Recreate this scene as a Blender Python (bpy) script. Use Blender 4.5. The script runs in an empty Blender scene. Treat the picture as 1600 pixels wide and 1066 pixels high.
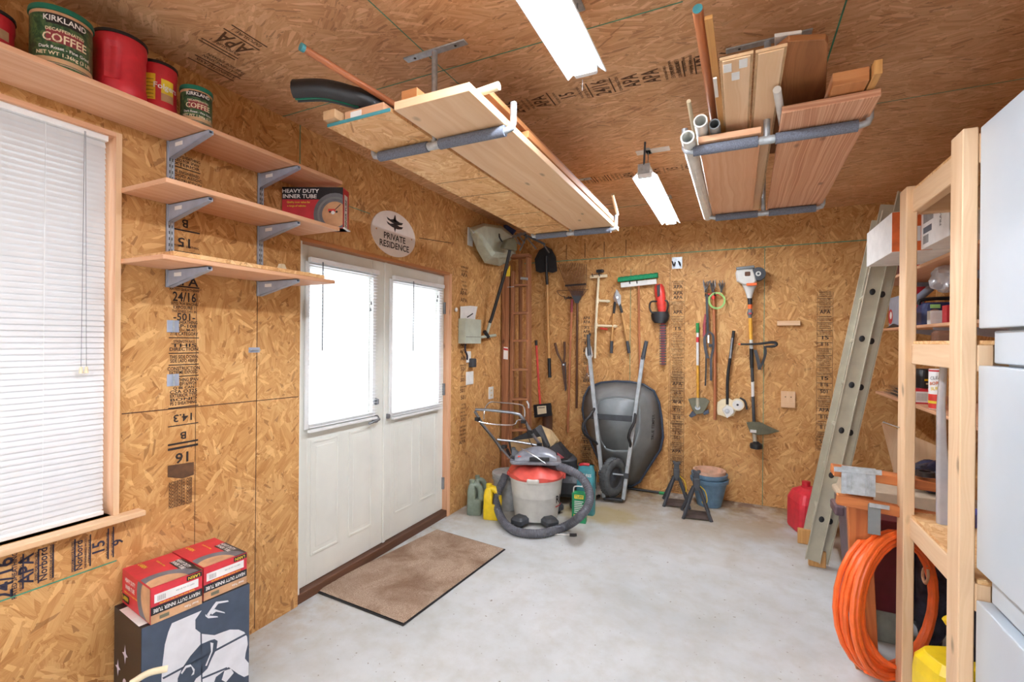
import bpy, math, random
from mathutils import Vector, Matrix, Euler
PI = math.pi
SC = bpy.context.scene
COL = SC.collection

# ---------------------------------------------------------------- camera, world, view
CAM_P = Vector((2.208, 0.0, 1.5)); FPX = 733.4
YAW, PITCH, ROLL = 0.4477, -0.0009, 0.0091
D, W, H = 4.907, 3.651, 2.691            # room depth, width, ceiling height
_f = Vector((-math.sin(YAW)*math.cos(PITCH), math.cos(YAW)*math.cos(PITCH), math.sin(PITCH)))
_r = Vector((math.cos(YAW), math.sin(YAW), 0)); _u = _r.cross(_f)
_r2 = _r*math.cos(ROLL) + _u*math.sin(ROLL); _u2 = -_r*math.sin(ROLL) + _u*math.cos(ROLL)
cam_d = bpy.data.cameras.new('camera'); cam = bpy.data.objects.new('camera', cam_d); COL.objects.link(cam)
cam.matrix_world = Matrix(((_r2.x, _u2.x, -_f.x, CAM_P.x), (_r2.y, _u2.y, -_f.y, CAM_P.y), (_r2.z, _u2.z, -_f.z, CAM_P.z), (0, 0, 0, 1)))
cam_d.sensor_width = 36; cam_d.lens = 36*FPX/1600; cam_d.clip_start = 0.05
SC.camera = cam
wd = bpy.data.worlds.new('world'); SC.world = wd; wd.use_nodes = True
wd.node_tree.nodes['Background'].inputs[0].default_value = (0.93, 0.97, 1.0, 1)
wd.node_tree.nodes['Background'].inputs[1].default_value = 1.5
SC.view_settings.view_transform = 'Standard'; SC.view_settings.look = 'None'
SC.view_settings.gamma = 1; SC.view_settings.exposure = 1.03; SC.view_settings.use_curve_mapping = False
TUBE_EMIT = 64.0

def _at(ax, v, px, py):
    d = _f + _r2*((px-800)/FPX) - _u2*((py-533)/FPX)
    return CAM_P + d*((v-CAM_P[ax])/d[ax])
def X(v, px, py): return _at(0, v, px, py)
def Y(v, px, py): return _at(1, v, px, py)
def Z(v, px, py): return _at(2, v, px, py)

# ---------------------------------------------------------------- materials
def lin(c):
    o = []
    for v in c[:3]:
        v = v/255.0
        o.append(v/12.92 if v <= 0.04045 else ((v+0.055)/1.055)**2.4)
    return (o[0], o[1], o[2], 1.0)
MATS = {}
class NT:
    def __init__(s, name):
        s.m = bpy.data.materials.new(name); s.m.use_nodes = True; s.n = s.m.node_tree.nodes; s.l = s.m.node_tree.links
        s.b = s.n['Principled BSDF']; MATS[name] = s.m
    def new(s, t, **kw):
        n = s.n.new(t)
        for k, v in kw.items(): setattr(n, k, v)
        return n
    def link(s, a, b): s.l.new(a, b)
    def mapping(s, src, scale, rot=(0, 0, 0), loc=(0, 0, 0)):
        m = s.new('ShaderNodeMapping'); m.inputs['Scale'].default_value = scale; m.inputs['Rotation'].default_value = rot; m.inputs['Location'].default_value = loc
        s.link(src, m.inputs[0]); return m.outputs[0]
    def noise(s, src, scale, detail=3, rough=0.55, dist=0):
        n = s.new('ShaderNodeTexNoise'); n.inputs['Scale'].default_value = scale; n.inputs['Detail'].default_value = detail
        n.inputs['Roughness'].default_value = rough; n.inputs['Distortion'].default_value = dist; s.link(src, n.inputs['Vector']); return n.outputs[0]
    def ramp(s, src, stops):
        r = s.new('ShaderNodeValToRGB'); e = r.color_ramp.elements
        while len(e) < len(stops): e.new(0.5)
        for i, (p, c) in enumerate(stops):
            e[i].position = p; e[i].color = lin(c) if isinstance(c, tuple) else (c, c, c, 1)
        s.link(src, r.inputs[0]); return r.outputs[0]
    def mix(s, fac, a, b, mode='MIX'):
        m = s.new('ShaderNodeMix'); m.data_type = 'RGBA'; m.blend_type = mode
        for idx, v in ((0, fac), (6, a), (7, b)):
            if hasattr(v, 'is_linked') or hasattr(v, 'links'): s.link(v, m.inputs[idx])
            elif idx == 0: m.inputs[0].default_value = v
            else: m.inputs[idx].default_value = lin(v) if len(v) == 3 else v
        return m.outputs[2]
    def math(s, op, a, b=0.0):
        m = s.new('ShaderNodeMath'); m.operation = op
        for i, v in enumerate((a, b)):
            if hasattr(v, 'links'): s.link(v, m.inputs[i])
            else: m.inputs[i].default_value = v
        return m.outputs[0]
    def bump(s, h, strength=0.3, dist=0.002):
        b = s.new('ShaderNodeBump'); b.inputs['Strength'].default_value = strength; b.inputs['Distance'].default_value = dist
        s.link(h, b.inputs['Height']); s.link(b.outputs[0], s.b.inputs['Normal'])
    def base(s, c): s.link(c, s.b.inputs['Base Color'])
    def uv(s): return s.new('ShaderNodeTexCoord').outputs['UV']
    def obj(s): return s.new('ShaderNodeTexCoord').outputs['Object']

def plain(name, c, rough=0.5, metal=0.0, var=0.10, vs=18, **kw):
    t = NT(name); n = t.noise(t.obj(), vs, 4)
    dk = tuple(max(0, v*(1-var)) for v in c); lt = tuple(min(255, v*(1+var*0.6)+1) for v in c)
    t.base(t.ramp(n, [(0.3, dk), (0.7, lt)]))
    t.b.inputs['Roughness'].default_value = rough; t.b.inputs['Metallic'].default_value = metal
    if 'bump' in kw: t.bump(t.noise(t.obj(), kw.get('bs', 200), 2), kw['bump'], 0.001)
    if 'trans' in kw: t.b.inputs['Transmission Weight'].default_value = kw['trans']
    if 'alpha' in kw: t.b.inputs['Alpha'].default_value = kw['alpha']
    if 'coat' in kw: t.b.inputs['Coat Weight'].default_value = kw['coat']
    return t.m
def emit(name, c, s):
    t = NT(name); t.base(t.ramp(t.noise(t.obj(), 3), [(0, c), (1, c)])); t.b.inputs['Emission Color'].default_value = lin(c); t.b.inputs['Emission Strength'].default_value = s
    return t.m
def wood(name, light, dark, ring=9, knots=True, rough=0.6, contrast=1.0, warpk=0.12):
    t = NT(name); uv = t.uv()
    warp = t.noise(t.mapping(uv, (1.2, 4, 1)), 1.5, 2)
    v2 = t.new('ShaderNodeVectorMath', operation='ADD'); sc = t.new('ShaderNodeVectorMath', operation='SCALE')
    t.link(warp, sc.inputs[0]); sc.inputs['Scale'].default_value = warpk; t.link(uv, v2.inputs[0]); t.link(sc.outputs[0], v2.inputs[1])
    g = t.noise(t.mapping(v2.outputs[0], (0.55, ring*5, 1)), 1.0, 4, 0.6, 0.6)
    fine = t.noise(t.mapping(uv, (6, 320, 1)), 1.0, 3, 0.6)
    lo, hi = 0.5-0.22/contrast, 0.5+0.2/contrast
    c = t.ramp(g, [(lo, dark), (0.5, tuple((a+b)/2 for a, b in zip(light, dark))), (hi, light)])
    c = t.mix(t.ramp(fine, [(0.35, 0.22), (0.7, 0.0)]), c, dark)
    if knots:
        vo = t.new('ShaderNodeTexVoronoi'); vo.inputs['Scale'].default_value = 1.0; t.link(t.mapping(v2.outputs[0], (3.1, 7.0, 1)), vo.inputs['Vector'])
        k = t.ramp(vo.outputs['Distance'], [(0.03, 0.75), (0.10, 0.0)])
        c = t.mix(k, c, tuple(v*0.62 for v in dark))
    t.base(c); t.b.inputs['Roughness'].default_value = rough; t.bump(fine, 0.15, 0.0006)
    return t.m
def osb(name, c0, c1, c2, c3, aspect=(11, 60), ang=6.283, aoff=0.0, stain=None):
    t = NT(name); uv = t.uv()
    def layer(cs, seed, ax, ay):
        v = t.new('ShaderNodeTexVoronoi'); v.inputs['Scale'].default_value = cs; v.inputs['Randomness'].default_value = 1
        wob = t.noise(t.mapping(uv, (1, 1, 1), loc=(seed, seed, 0)), 22, 3)
        ad = t.new('ShaderNodeVectorMath', operation='MULTIPLY_ADD'); t.link(wob, ad.inputs[0]); ad.inputs[1].default_value = (0.14, 0.14, 0)
        t.link(t.mapping(uv, (1, 1, 1), loc=(seed*3.1, seed*1.7, 0)), ad.inputs[2]); t.link(ad.outputs[0], v.inputs['Vector'])
        sep = t.new('ShaderNodeSeparateColor'); t.link(v.outputs['Color'], sep.inputs[0])
        a = t.math('MULTIPLY_ADD', sep.outputs[0], ang); a.node.inputs[2].default_value = aoff - ang/2
        ro = t.new('ShaderNodeVectorRotate'); ro.rotation_type = 'Z_AXIS'; t.link(uv, ro.inputs['Vector']); t.link(a, ro.inputs['Angle'])
        w2 = t.noise(ro.outputs[0], 16, 2)
        ad2 = t.new('ShaderNodeVectorMath', operation='MULTIPLY_ADD'); t.link(w2, ad2.inputs[0]); ad2.inputs[1].default_value = (0.0, 0.010, 0); t.link(ro.outputs[0], ad2.inputs[2])
        v2 = t.new('ShaderNodeTexVoronoi'); v2.inputs['Scale'].default_value = 1.0
        t.link(t.mapping(ad2.outputs[0], (ax, ay, 1), loc=(seed, 0, 0)), v2.inputs['Vector'])
        s2 = t.new('ShaderNodeSeparateColor'); t.link(v2.outputs['Color'], s2.inputs[0])
        fib = t.noise(t.mapping(ad2.outputs[0], (ax*0.8, ay*7, 1)), 1.0, 3, 0.7)
        return s2, fib, sep
    A, fa, sa = layer(10.0, 1.3, *aspect); B, fb, sb = layer(15.0, 5.7, aspect[0]*1.2, aspect[1]*1.25)
    pick = t.ramp(sa.outputs[2], [(0.42, 0.0), (0.5, 1.0)])
    val = t.mix(pick, A.outputs[1], B.outputs[1]); fib = t.mix(pick, fa, fb)
    big = t.noise(uv, 2.6, 5, 0.65)
    x = t.math('ADD', t.math('MULTIPLY', val, 0.27), t.math('MULTIPLY', fib, 0.56))
    x = t.math('ADD', x, t.math('MULTIPLY', big, 0.52)); x = t.math('SUBTRACT', x, 0.18)
    c = t.ramp(x, [(0.16, c3), (0.36, c2), (0.56, c1), (0.84, c0)])
    spot = t.ramp(t.noise(t.mapping(uv, (1, 1, 1), loc=(9, 4, 0)), 34, 3, 0.6), [(0.70, 0.0), (0.78, 0.55)])
    c = t.mix(spot, c, tuple(v*0.6 for v in c3))
    # sparse dark strands
    dk = t.ramp(B.outputs[0], [(0.955, 0.0), (0.965, 0.6)])
    c = t.mix(dk, c, c3)
    lt = t.ramp(A.outputs[0], [(0.90, 0.0), (0.91, 0.5)]); c = t.mix(lt, c, tuple(min(255, v*1.06) for v in c0))
    t.base(c); t.b.inputs['Roughness'].default_value = 0.55; t.b.inputs['Specular IOR Level'].default_value = 0.25
    t.bump(x, 0.25, 0.002)
    return t.m

# ---------------------------------------------------------------- mesh builder
MATL = bpy.data.materials
def frame(o, x, y):
    x = Vector(x).normalized(); z = x.cross(Vector(y)).normalized(); y = z.cross(x)
    return Matrix(((x.x, y.x, z.x, o[0]), (x.y, y.y, z.y, o[1]), (x.z, y.z, z.z, o[2]), (0, 0, 0, 1)))
def T(x, y, z): return Matrix.Translation((x, y, z))
def RZ(a): return Matrix.Rotation(a, 4, 'Z')
def RX(a): return Matrix.Rotation(a, 4, 'X')
def RY(a): return Matrix.Rotation(a, 4, 'Y')
_rng = random.Random(7)
_txt = {}
def text_geo(s):
    if s not in _txt:
        cu = bpy.data.curves.new('t', 'FONT'); cu.body = s; cu.size = 1; cu.align_x = 'CENTER'; cu.align_y = 'CENTER'; cu.resolution_u = 2; cu.offset = 0.018
        o = bpy.data.objects.new('t', cu); COL.objects.link(o)
        dg = bpy.context.evaluated_depsgraph_get(); me = bpy.data.meshes.new_from_object(o.evaluated_get(dg))
        _txt[s] = ([v.co.copy() for v in me.vertices], [tuple(p.vertices) for p in me.polygons])
        bpy.data.objects.remove(o); bpy.data.curves.remove(cu); bpy.data.meshes.remove(me)
    return _txt[s]
class MB:
    def __init__(s): s.v = []; s.f = []; s.mi = []; s.uvs = []; s.mats = []; s.sm = []
    def add(s, vs, fs, mat, M=None, smooth=False, off=True, ax3=None):
        vs = [Vector(v) for v in vs]
        if not vs: return s
        lo = [min(v[i] for v in vs) for i in range(3)]; hi = [max(v[i] for v in vs) for i in range(3)]
        order = ax3 or sorted(range(3), key=lambda i: -(hi[i]-lo[i]))
        ou, ov = (_rng.uniform(0, 40), _rng.uniform(0, 40)) if off else (0, 0)
        b = len(s.v)
        if mat not in s.mats: s.mats.append(mat)
        k = s.mats.index(mat)
        flip = M is not None and M.to_3x3().determinant() < 0
        for f in fs:
            p0, p1, p2 = vs[f[0]], vs[f[1]], vs[f[2]]
            n = (p1-p0).cross(p2-p0); ax = max(range(3), key=lambda i: abs(n[i]))
            rem = [i for i in order if i != ax]
            f2 = tuple(reversed(f)) if flip else tuple(f)
            s.f.append(tuple(b+i for i in f2)); s.mi.append(k); s.sm.append(smooth)
            s.uvs.append([(vs[i][rem[0]]+ou, vs[i][rem[1]]+ov) for i in f2])
        for v in vs: s.v.append((M @ v) if M is not None else v)
        return s
    def box(s, c, d, mat, M=None):
        x, y, z = d[0]/2, d[1]/2, d[2]/2
        vs = [(c[0]+i*x, c[1]+j*y, c[2]+k*z) for i in (-1, 1) for j in (-1, 1) for k in (-1, 1)]
        fs = [(0, 1, 3, 2), (4, 6, 7, 5), (0, 4, 5, 1), (2, 3, 7, 6), (0, 2, 6, 4), (1, 5, 7, 3)]
        return s.add(vs, fs, mat, M)
    def bx(s, a, b, mat, M=None):
        a, b = [min(p, q) for p, q in zip(a, b)], [max(p, q) for p, q in zip(a, b)]
        return s.box([(p+q)/2 for p, q in zip(a, b)], [q-p for p, q in zip(a, b)], mat, M)
    def beam(s, p0, p1, w, h, mat, up=(0, 0, 1)):
        p0, p1 = Vector(p0), Vector(p1); d = p1-p0; L = d.length; up = Vector(up)
        side = up.cross(d)
        if side.length < 1e-6: side = Vector((1, 0, 0)).cross(d)
        return s.box((L/2, 0, 0), (L, w, h), mat, frame(p0, d, side))
    def loft(s, rings, mat, M=None, smooth=True, caps=True, closed=False):
        n = len(rings[0]); vs = [v for r in rings for v in r]; fs = []
        m = len(rings)
        for i in range(m if closed else m-1):
            a, b = i*n, ((i+1) % m)*n
            for j in range(n):
                k = (j+1) % n; fs.append((a+j, a+k, b+k, b+j))
        if caps and not closed: fs.append(tuple(reversed(range(n)))); fs.append(tuple((m-1)*n+i for i in range(n)))
        return s.add(vs, fs, mat, M, smooth)
    def lathe(s, prof, mat, M=None, n=32, smooth=True, caps=False):
        return s.loft([[(r*math.cos(2*PI*i/n), r*math.sin(2*PI*i/n), z) for i in range(n)] for r, z in prof], mat, M, smooth, caps)
    def cyl(s, p0, p1, r0, r1=None, mat='steel', n=16, smooth=True):
        r1 = r0 if r1 is None else r1; p0, p1 = Vector(p0), Vector(p1); d = p1-p0
        a = Vector((0, 0, 1)) if abs(d.normalized().z) < 0.9 else Vector((1, 0, 0))
        M = frame(p0, d, a.cross(d)); L = d.length
        return s.loft([[(x, r*math.cos(2*PI*i/n), r*math.sin(2*PI*i/n)) for i in range(n)] for x, r in ((0, r0), (L, r1))], mat, M, smooth)
    def tube(s, pts, r, mat, n=10, closed=False, sub=0, ell=1.0):
        pts = [Vector(p) for p in pts]
        if sub: pts = spline(pts, sub, closed)
        m = len(pts); rings = []; nrm = None
        for i, p in enumerate(pts):
            if closed: t = (pts[(i+1) % m]-pts[i-1])
            else: t = pts[min(i+1, m-1)]-pts[max(i-1, 0)]
            t.normalize()
            if nrm is None:
                nrm = Vector((0, 0, 1)) if abs(t.z) < 0.9 else Vector((1, 0, 0))
            nrm = (nrm - t*nrm.dot(t)).normalized(); b = t.cross(nrm)
            rr = r[i*len(r)//m] if isinstance(r, (list, tuple)) else r
            rings.append([p+(nrm*math.cos(2*PI*k/n)*ell+b*math.sin(2*PI*k/n))*rr for k in range(n)])
        return s.loft(rings, mat, None, True, True, closed)
    def prism(s, poly, h, mat, M=None, smooth=False):
        a = sum(poly[i][0]*poly[(i+1) % len(poly)][1]-poly[(i+1) % len(poly)][0]*poly[i][1] for i in range(len(poly)))
        if a < 0: poly = list(reversed(poly))
        return s.loft([[(x, y, 0) for x, y in poly], [(x, y, h) for x, y in poly]], mat, M, smooth)
    def slab(s, pts, dvec, mat):
        pts = [Vector(p) for p in pts]; dvec = Vector(dvec); n = (pts[1]-pts[0]).cross(pts[2]-pts[0])
        if n.dot(dvec) < 0: pts.reverse()
        return s.loft([pts, [p+dvec for p in pts]], mat, None, False)
    def text(s, t, size, mat, M, sx=1.0, bold=0):
        vs, fs = text_geo(t)
        return s.add([(v.x*size*sx, v.y*size, 0) for v in vs], fs, mat, M)
    def sphere(s, c, r, mat, n=16, M=None):
        rx, ry, rz = r if isinstance(r, (tuple, list)) else (r, r, r); rings = []
        for i in range(n//2+1):
            a = PI*(i+0.001)/(n//2+0.002); rings.append([(c[0]+rx*math.sin(a)*math.cos(2*PI*k/n), c[1]+ry*math.sin(a)*math.sin(2*PI*k/n), c[2]-rz*math.cos(a)) for k in range(n)])
        return s.loft(rings, mat, M, True)
    def build(s, name, parent=None, bevel=0, seg=1, auto=True):
        off = Vector((0, 0, 0)); q = parent
        while q is not None: off = off+q.location; q = q.parent
        me = bpy.data.meshes.new(name); me.from_pydata([tuple(v-off) for v in s.v], [], s.f)
        for m in s.mats: me.materials.append(MATS[m])
        uv = me.uv_layers.new(name='UVMap'); i = 0
        for fi, p in enumerate(me.polygons):
            p.material_index = s.mi[fi]; p.use_smooth = s.sm[fi]
            for c in s.uvs[fi]: uv.data[i].uv = c; i += 1
        me.update()
        o = bpy.data.objects.new(name, me); COL.objects.link(o)
        if parent: o.parent = parent
        if bevel:
            b = o.modifiers.new('b', 'BEVEL'); b.width = bevel; b.segments = seg; b.limit_method = 'ANGLE'; b.angle_limit = 0.9
        if any(s.sm): 
            try: me.set_sharp_from_angle(angle=0.7)
            except Exception: pass
        return o
def spline(pts, sub, closed=False):
    out = []; m = len(pts); rng = range(m if closed else m-1)
    for i in rng:
        p0 = pts[(i-1) % m] if closed or i > 0 else pts[0]*2-pts[1]
        p1, p2 = pts[i], pts[(i+1) % m]; p3 = pts[(i+2) % m] if closed or i+2 < m else pts[-1]*2-pts[-2]
        for k in range(sub):
            t = k/sub; out.append(0.5*((2*p1)+(p2-p0)*t+(2*p0-5*p1+4*p2-p3)*t*t+(3*p1-p0-3*p2+p3)*t**3))
    if not closed: out.append(pts[-1].copy())
    return out
def tag(o, label, cat, group=None):
    o['label'] = label; o['category'] = cat
    if group: o['group'] = group
    return o
def thing(name, label, cat, loc=(0, 0, 0), group=None):
    o = bpy.data.objects.new(name, None); COL.objects.link(o); o.location = loc; o.empty_display_size = 0.05
    return tag(o, label, cat, group)
def struct(o): o['kind'] = 'structure'; return o
def plabel(o, l): o['label'] = l; return o
def mv(o, pivot, M):                                   # turn a finished mesh about a pivot
    A = Matrix.Translation(pivot) @ M @ Matrix.Translation(-Vector(pivot)); return A
def circle(r, n=24, c=(0, 0), a0=0, a1=2*PI):
    full = abs(a1-a0-2*PI) < 1e-6
    return [(c[0]+r*math.cos(a0+(a1-a0)*i/(n if full else n-1)), c[1]+r*math.sin(a0+(a1-a0)*i/(n if full else n-1))) for i in range(n)]
def rrect(w, h, r, n=5):
    o = []
    for cx, cy, a in ((w/2-r, h/2-r, 0), (-w/2+r, h/2-r, PI/2), (-w/2+r, -h/2+r, PI), (w/2-r, -h/2+r, 1.5*PI)):
        for i in range(n): b = a+PI/2*i/(n-1); o.append((cx+r*math.cos(b), cy+r*math.sin(b)))
    return o

# ---------------------------------------------------------------- material set
osb('osb_wall', (224, 183, 127), (204, 156, 99), (184, 131, 75), (132, 86, 48), ang=2.5)
osb('osb_ceiling', (236, 197, 156), (220, 173, 129), (200, 149, 105), (150, 104, 70), aspect=(8, 85), ang=1.3, aoff=0)  # same board as the walls, colour lightened in place of up-light
osb('osb_pale', (246, 212, 160), (232, 188, 134), (214, 160, 104), (168, 112, 62))
wood('pine', (232, 188, 152), (214, 156, 116))
wood('pine_light', (238, 206, 170), (222, 180, 136), ring=5)
wood('stud', (238, 208, 172), (220, 182, 140), ring=6, contrast=1.2)
wood('fir', (228, 182, 148), (184, 122, 88), ring=30, contrast=1.6, warpk=0.03)
wood('brown_board', (176, 116, 68), (124, 76, 40), ring=8)
wood('cedar_edge', (204, 142, 90), (172, 108, 60), ring=8, knots=False)
wood('old_ladder', (186, 130, 88), (120, 72, 44), ring=10)
wood('saw_leg', (206, 128, 70), (164, 90, 44), ring=8)
wood('ash', (222, 172, 108), (190, 136, 76), ring=16, knots=False, rough=0.4)
wood('pole_brown', (194, 124, 82), (164, 96, 60), ring=16, knots=False, rough=0.3)
wood('dark_wood', (110, 70, 44), (74, 44, 28), ring=10, knots=False)
plain('white_paint', (236, 236, 230), 0.4, var=0.03)
plain('door_paint', (232, 234, 226), 0.45, var=0.03, vs=3)
plain('frame_white', (240, 242, 242), 0.35, var=0.02)
plain('ink', (44, 34, 32), 0.8, var=0.25)
plain('ink_blue', (42, 40, 60), 0.8, var=0.2)
plain('ink_brown', (92, 62, 38), 0.8, var=0.3)
plain('green_edge', (78, 150, 120), 0.7, var=0.2)
plain('gap_dark', (70, 42, 24), 0.8)
plain('black_plastic', (34, 35, 38), 0.45, var=0.2)
plain('grey_plastic', (110, 114, 122), 0.45)
plain('dark_grey', (64, 68, 74), 0.5)
plain('steel_blue', (168, 180, 200), 0.38, 0.1, var=0.06)
plain('steel_grey', (150, 156, 162), 0.3, 0.75)
plain('chrome', (205, 208, 212), 0.18, 0.9, var=0.04)
plain('galv', (186, 194, 200), 0.42, 0.5, var=0.12, vs=40)
plain('foam', (112, 118, 132), 0.9, var=0.18, vs=220, bump=0.3)
plain('white_plastic', (232, 232, 228), 0.35, var=0.04)
plain('pvc', (226, 226, 220), 0.35, var=0.05)
plain('paper', (236, 234, 230), 0.7, var=0.04)
plain('label_white', (240, 240, 238), 0.6, var=0.03)
plain('barcode', (150, 150, 150), 0.7)
plain('beige_metal', (188, 196, 180), 0.4, var=0.05)
plain('sign_face', (236, 226, 220), 0.5, var=0.02)
plain('red_plastic', (206, 44, 58), 0.42, var=0.08)
plain('red_card', (206, 50, 62), 0.45, var=0.06)
plain('red_bright', (214, 60, 50), 0.4)
plain('yellow', (236, 202, 30), 0.35, var=0.06)
plain('yellow_print', (240, 214, 60), 0.5)
plain('cream', (238, 224, 190), 0.5, var=0.04)
plain('tan', (196, 160, 120), 0.6)
plain('lid_green', (20, 118, 96), 0.4)
plain('kraft', (206, 160, 120), 0.7)
plain('cabinet', (198, 208, 216), 0.3, var=0.03, vs=2)
plain('orange', (244, 108, 44), 0.35, var=0.08)
plain('orange_card', (222, 108, 48), 0.5)
plain('jug_green', (128, 142, 128), 0.4)
plain('bucket_grey', (172, 176, 178), 0.45)
plain('amber', (238, 178, 62), 0.4)
plain('tire', (82, 86, 88), 0.8, var=0.15, bump=0.3)
plain('pot_clay', (222, 178, 150), 0.7)
plain('pot_blue', (100, 134, 160), 0.45, var=0.10)
plain('wood_chip', (168, 138, 100), 0.9)
plain('olive', (112, 112, 92), 0.45)
plain('tan_cloth', (186, 160, 118), 0.9)
plain('teal', (70, 150, 160), 0.5)
plain('green_box', (28, 138, 86), 0.5)
plain('brush_green', (26, 140, 92), 0.85, var=0.25, vs=120, bump=0.6)
plain('silver_box', (150, 160, 150), 0.4)
plain('bin_purple', (104, 84, 92), 0.45, var=0.06)
plain('bin_lid', (206, 186, 160), 0.45, var=0.05)
plain('maroon', (92, 26, 40), 0.3, var=0.1)
plain('alu', (192, 187, 166), 0.42, 0.15, var=0.05, vs=10)
plain('barrow_grey', (172, 180, 184), 0.4)
plain('navy', (40, 52, 96), 0.45)
plain('bag_black', (44, 44, 62), 0.18, var=0.4, vs=14, bump=0.9, bs=24)
plain('blue_cloth', (90, 96, 190), 0.6)
plain('lime', (170, 226, 140), 0.4)
plain('grass_handle', (40, 150, 80), 0.4)
plain('leather_red', (150, 60, 66), 0.7)
plain('card_black', (28, 30, 36), 0.35, var=0.15)
plain('card_navy', (62, 74, 92), 0.35, var=0.08)
plain('moon_white', (224, 226, 232), 0.4, var=0.03)
plain('star_lilac', (214, 206, 226), 0.5)
plain('rust', (92, 80, 74), 0.7, 0.1, var=0.2)
plain('fan_rust', (104, 72, 56), 0.6, 0.3, var=0.2)
plain('clear_plastic', (232, 232, 236), 0.15, var=0.04, trans=0.55)
plain('hose_grey', (92, 94, 102), 0.55, var=0.12)
plain('vac_body', (216, 216, 210), 0.4, var=0.04)
plain('vac_red', (226, 92, 80), 0.4, var=0.06)
plain('lid_smoke', (132, 136, 146), 0.25, var=0.1)
plain('tray_grey', (128, 134, 136), 0.45, var=0.10, vs=5)
plain('pot_shade', (120, 96, 70), 0.9)
# coffee label: mottled green
t = NT('coffee_green'); n = t.noise(t.uv(), 30, 4, 0.6, 1.5); t.base(t.ramp(n, [(0.3, (24, 48, 34)), (0.5, (48, 86, 58)), (0.62, (96, 122, 72)), (0.66, (44, 80, 54))])); t.b.inputs['Roughness'].default_value = 0.3
# concrete
t = NT('concrete'); o = t.obj()
n1 = t.noise(o, 1.3, 5, 0.6, 0.4); n2 = t.noise(o, 7, 5, 0.65); n3 = t.noise(t.mapping(o, (1, 1, 1), loc=(3, 8, 0)), 1.9, 4, 0.6)
c = t.ramp(n1, [(0.3, (190, 195, 195)), (0.5, (206, 211, 212)), (0.7, (217, 222, 224))])
c = t.mix(t.ramp(n2, [(0.42, 0.0), (0.72, 0.45)]), c, (176, 174, 160))
sp = t.new('ShaderNodeSeparateXYZ'); t.link(o, sp.inputs[0])
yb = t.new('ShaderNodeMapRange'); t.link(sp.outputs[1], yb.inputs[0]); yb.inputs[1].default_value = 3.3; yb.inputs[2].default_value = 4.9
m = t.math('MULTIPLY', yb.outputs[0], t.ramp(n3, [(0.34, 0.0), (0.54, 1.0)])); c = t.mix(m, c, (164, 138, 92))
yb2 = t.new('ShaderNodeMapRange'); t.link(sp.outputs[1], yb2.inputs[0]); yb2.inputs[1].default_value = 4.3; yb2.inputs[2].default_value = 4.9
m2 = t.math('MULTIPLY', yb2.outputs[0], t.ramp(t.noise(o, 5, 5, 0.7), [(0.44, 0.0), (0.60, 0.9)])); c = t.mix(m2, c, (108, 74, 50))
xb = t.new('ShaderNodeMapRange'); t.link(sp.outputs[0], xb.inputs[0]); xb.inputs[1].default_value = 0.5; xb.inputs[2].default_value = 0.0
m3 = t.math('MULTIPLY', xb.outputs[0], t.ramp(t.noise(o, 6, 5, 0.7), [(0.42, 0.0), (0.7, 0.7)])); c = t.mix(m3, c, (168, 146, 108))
dv = t.new('ShaderNodeVectorMath', operation='DISTANCE'); t.link(t.mapping(o, (1.0, 1.6, 1)), dv.inputs[0]); dv.inputs[1].default_value = (1.12, 4.02*1.6, 0)
st = t.math('ADD', dv.outputs['Value'], t.math('MULTIPLY', t.noise(o, 4, 4), 0.5)); c = t.mix(t.ramp(st, [(0.50, 0.75), (0.66, 0.0)]), c, (176, 158, 106))
spk = t.ramp(t.noise(o, 42, 2), [(0.70, 0.0), (0.74, 0.8)]); c = t.mix(spk, c, (120, 108, 92))
t.base(c); t.b.inputs['Roughness'].default_value = 0.62; t.bump(n2, 0.12, 0.004)
# doormat carpet
t = NT('mat_carpet'); o = t.obj(); n1 = t.noise(o, 330, 2, 0.7); n2 = t.noise(o, 3.2, 4, 0.6, 0.5)
c = t.ramp(n1, [(0.34, (118, 88, 66)), (0.5, (186, 160, 136)), (0.66, (226, 204, 182))]); c = t.mix(t.ramp(n2, [(0.42, 0.0), (0.64, 0.75)]), c, (120, 84, 56))
t.base(c); t.b.inputs['Roughness'].default_value = 0.95; t.bump(n1, 0.9, 0.006)
# lamp, slats, glass
emit('tube_light', (240, 246, 255), TUBE_EMIT)
t = NT('slat'); t.base(t.ramp(t.noise(t.obj(), 5), [(0, (246, 246, 248)), (1, (252, 252, 252))])); t.b.inputs['Roughness'].default_value = 0.4
tr = t.new('ShaderNodeBsdfTranslucent'); tr.inputs[0].default_value = (0.95, 0.96, 1, 1); mx = t.new('ShaderNodeMixShader'); mx.inputs[0].default_value = 0.04
t.link(t.b.outputs[0], mx.inputs[1]); t.link(tr.outputs[0], mx.inputs[2]); t.link(mx.outputs[0], t.n['Material Output'].inputs[0])
plain('slat_room', (220, 221, 222), 0.4, var=0.01)
t = NT('window_glass'); t.base(t.ramp(t.noise(t.obj(), 4), [(0, (250, 252, 255)), (1, (255, 255, 255))])); t.b.inputs['Roughness'].default_value = 0.0; t.b.inputs['Transmission Weight'].default_value = 1.0; t.b.inputs['IOR'].default_value = 1.01; t.b.inputs['Specular IOR Level'].default_value = 0.1
# ================================================================ SETTING
FY = -2.4                                             # front wall, behind the camera
T0 = 0.12
struct(MB().bx((-T0, FY-3, -0.1), (W+T0, D+T0, 0), 'concrete').build('floor'))
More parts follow.
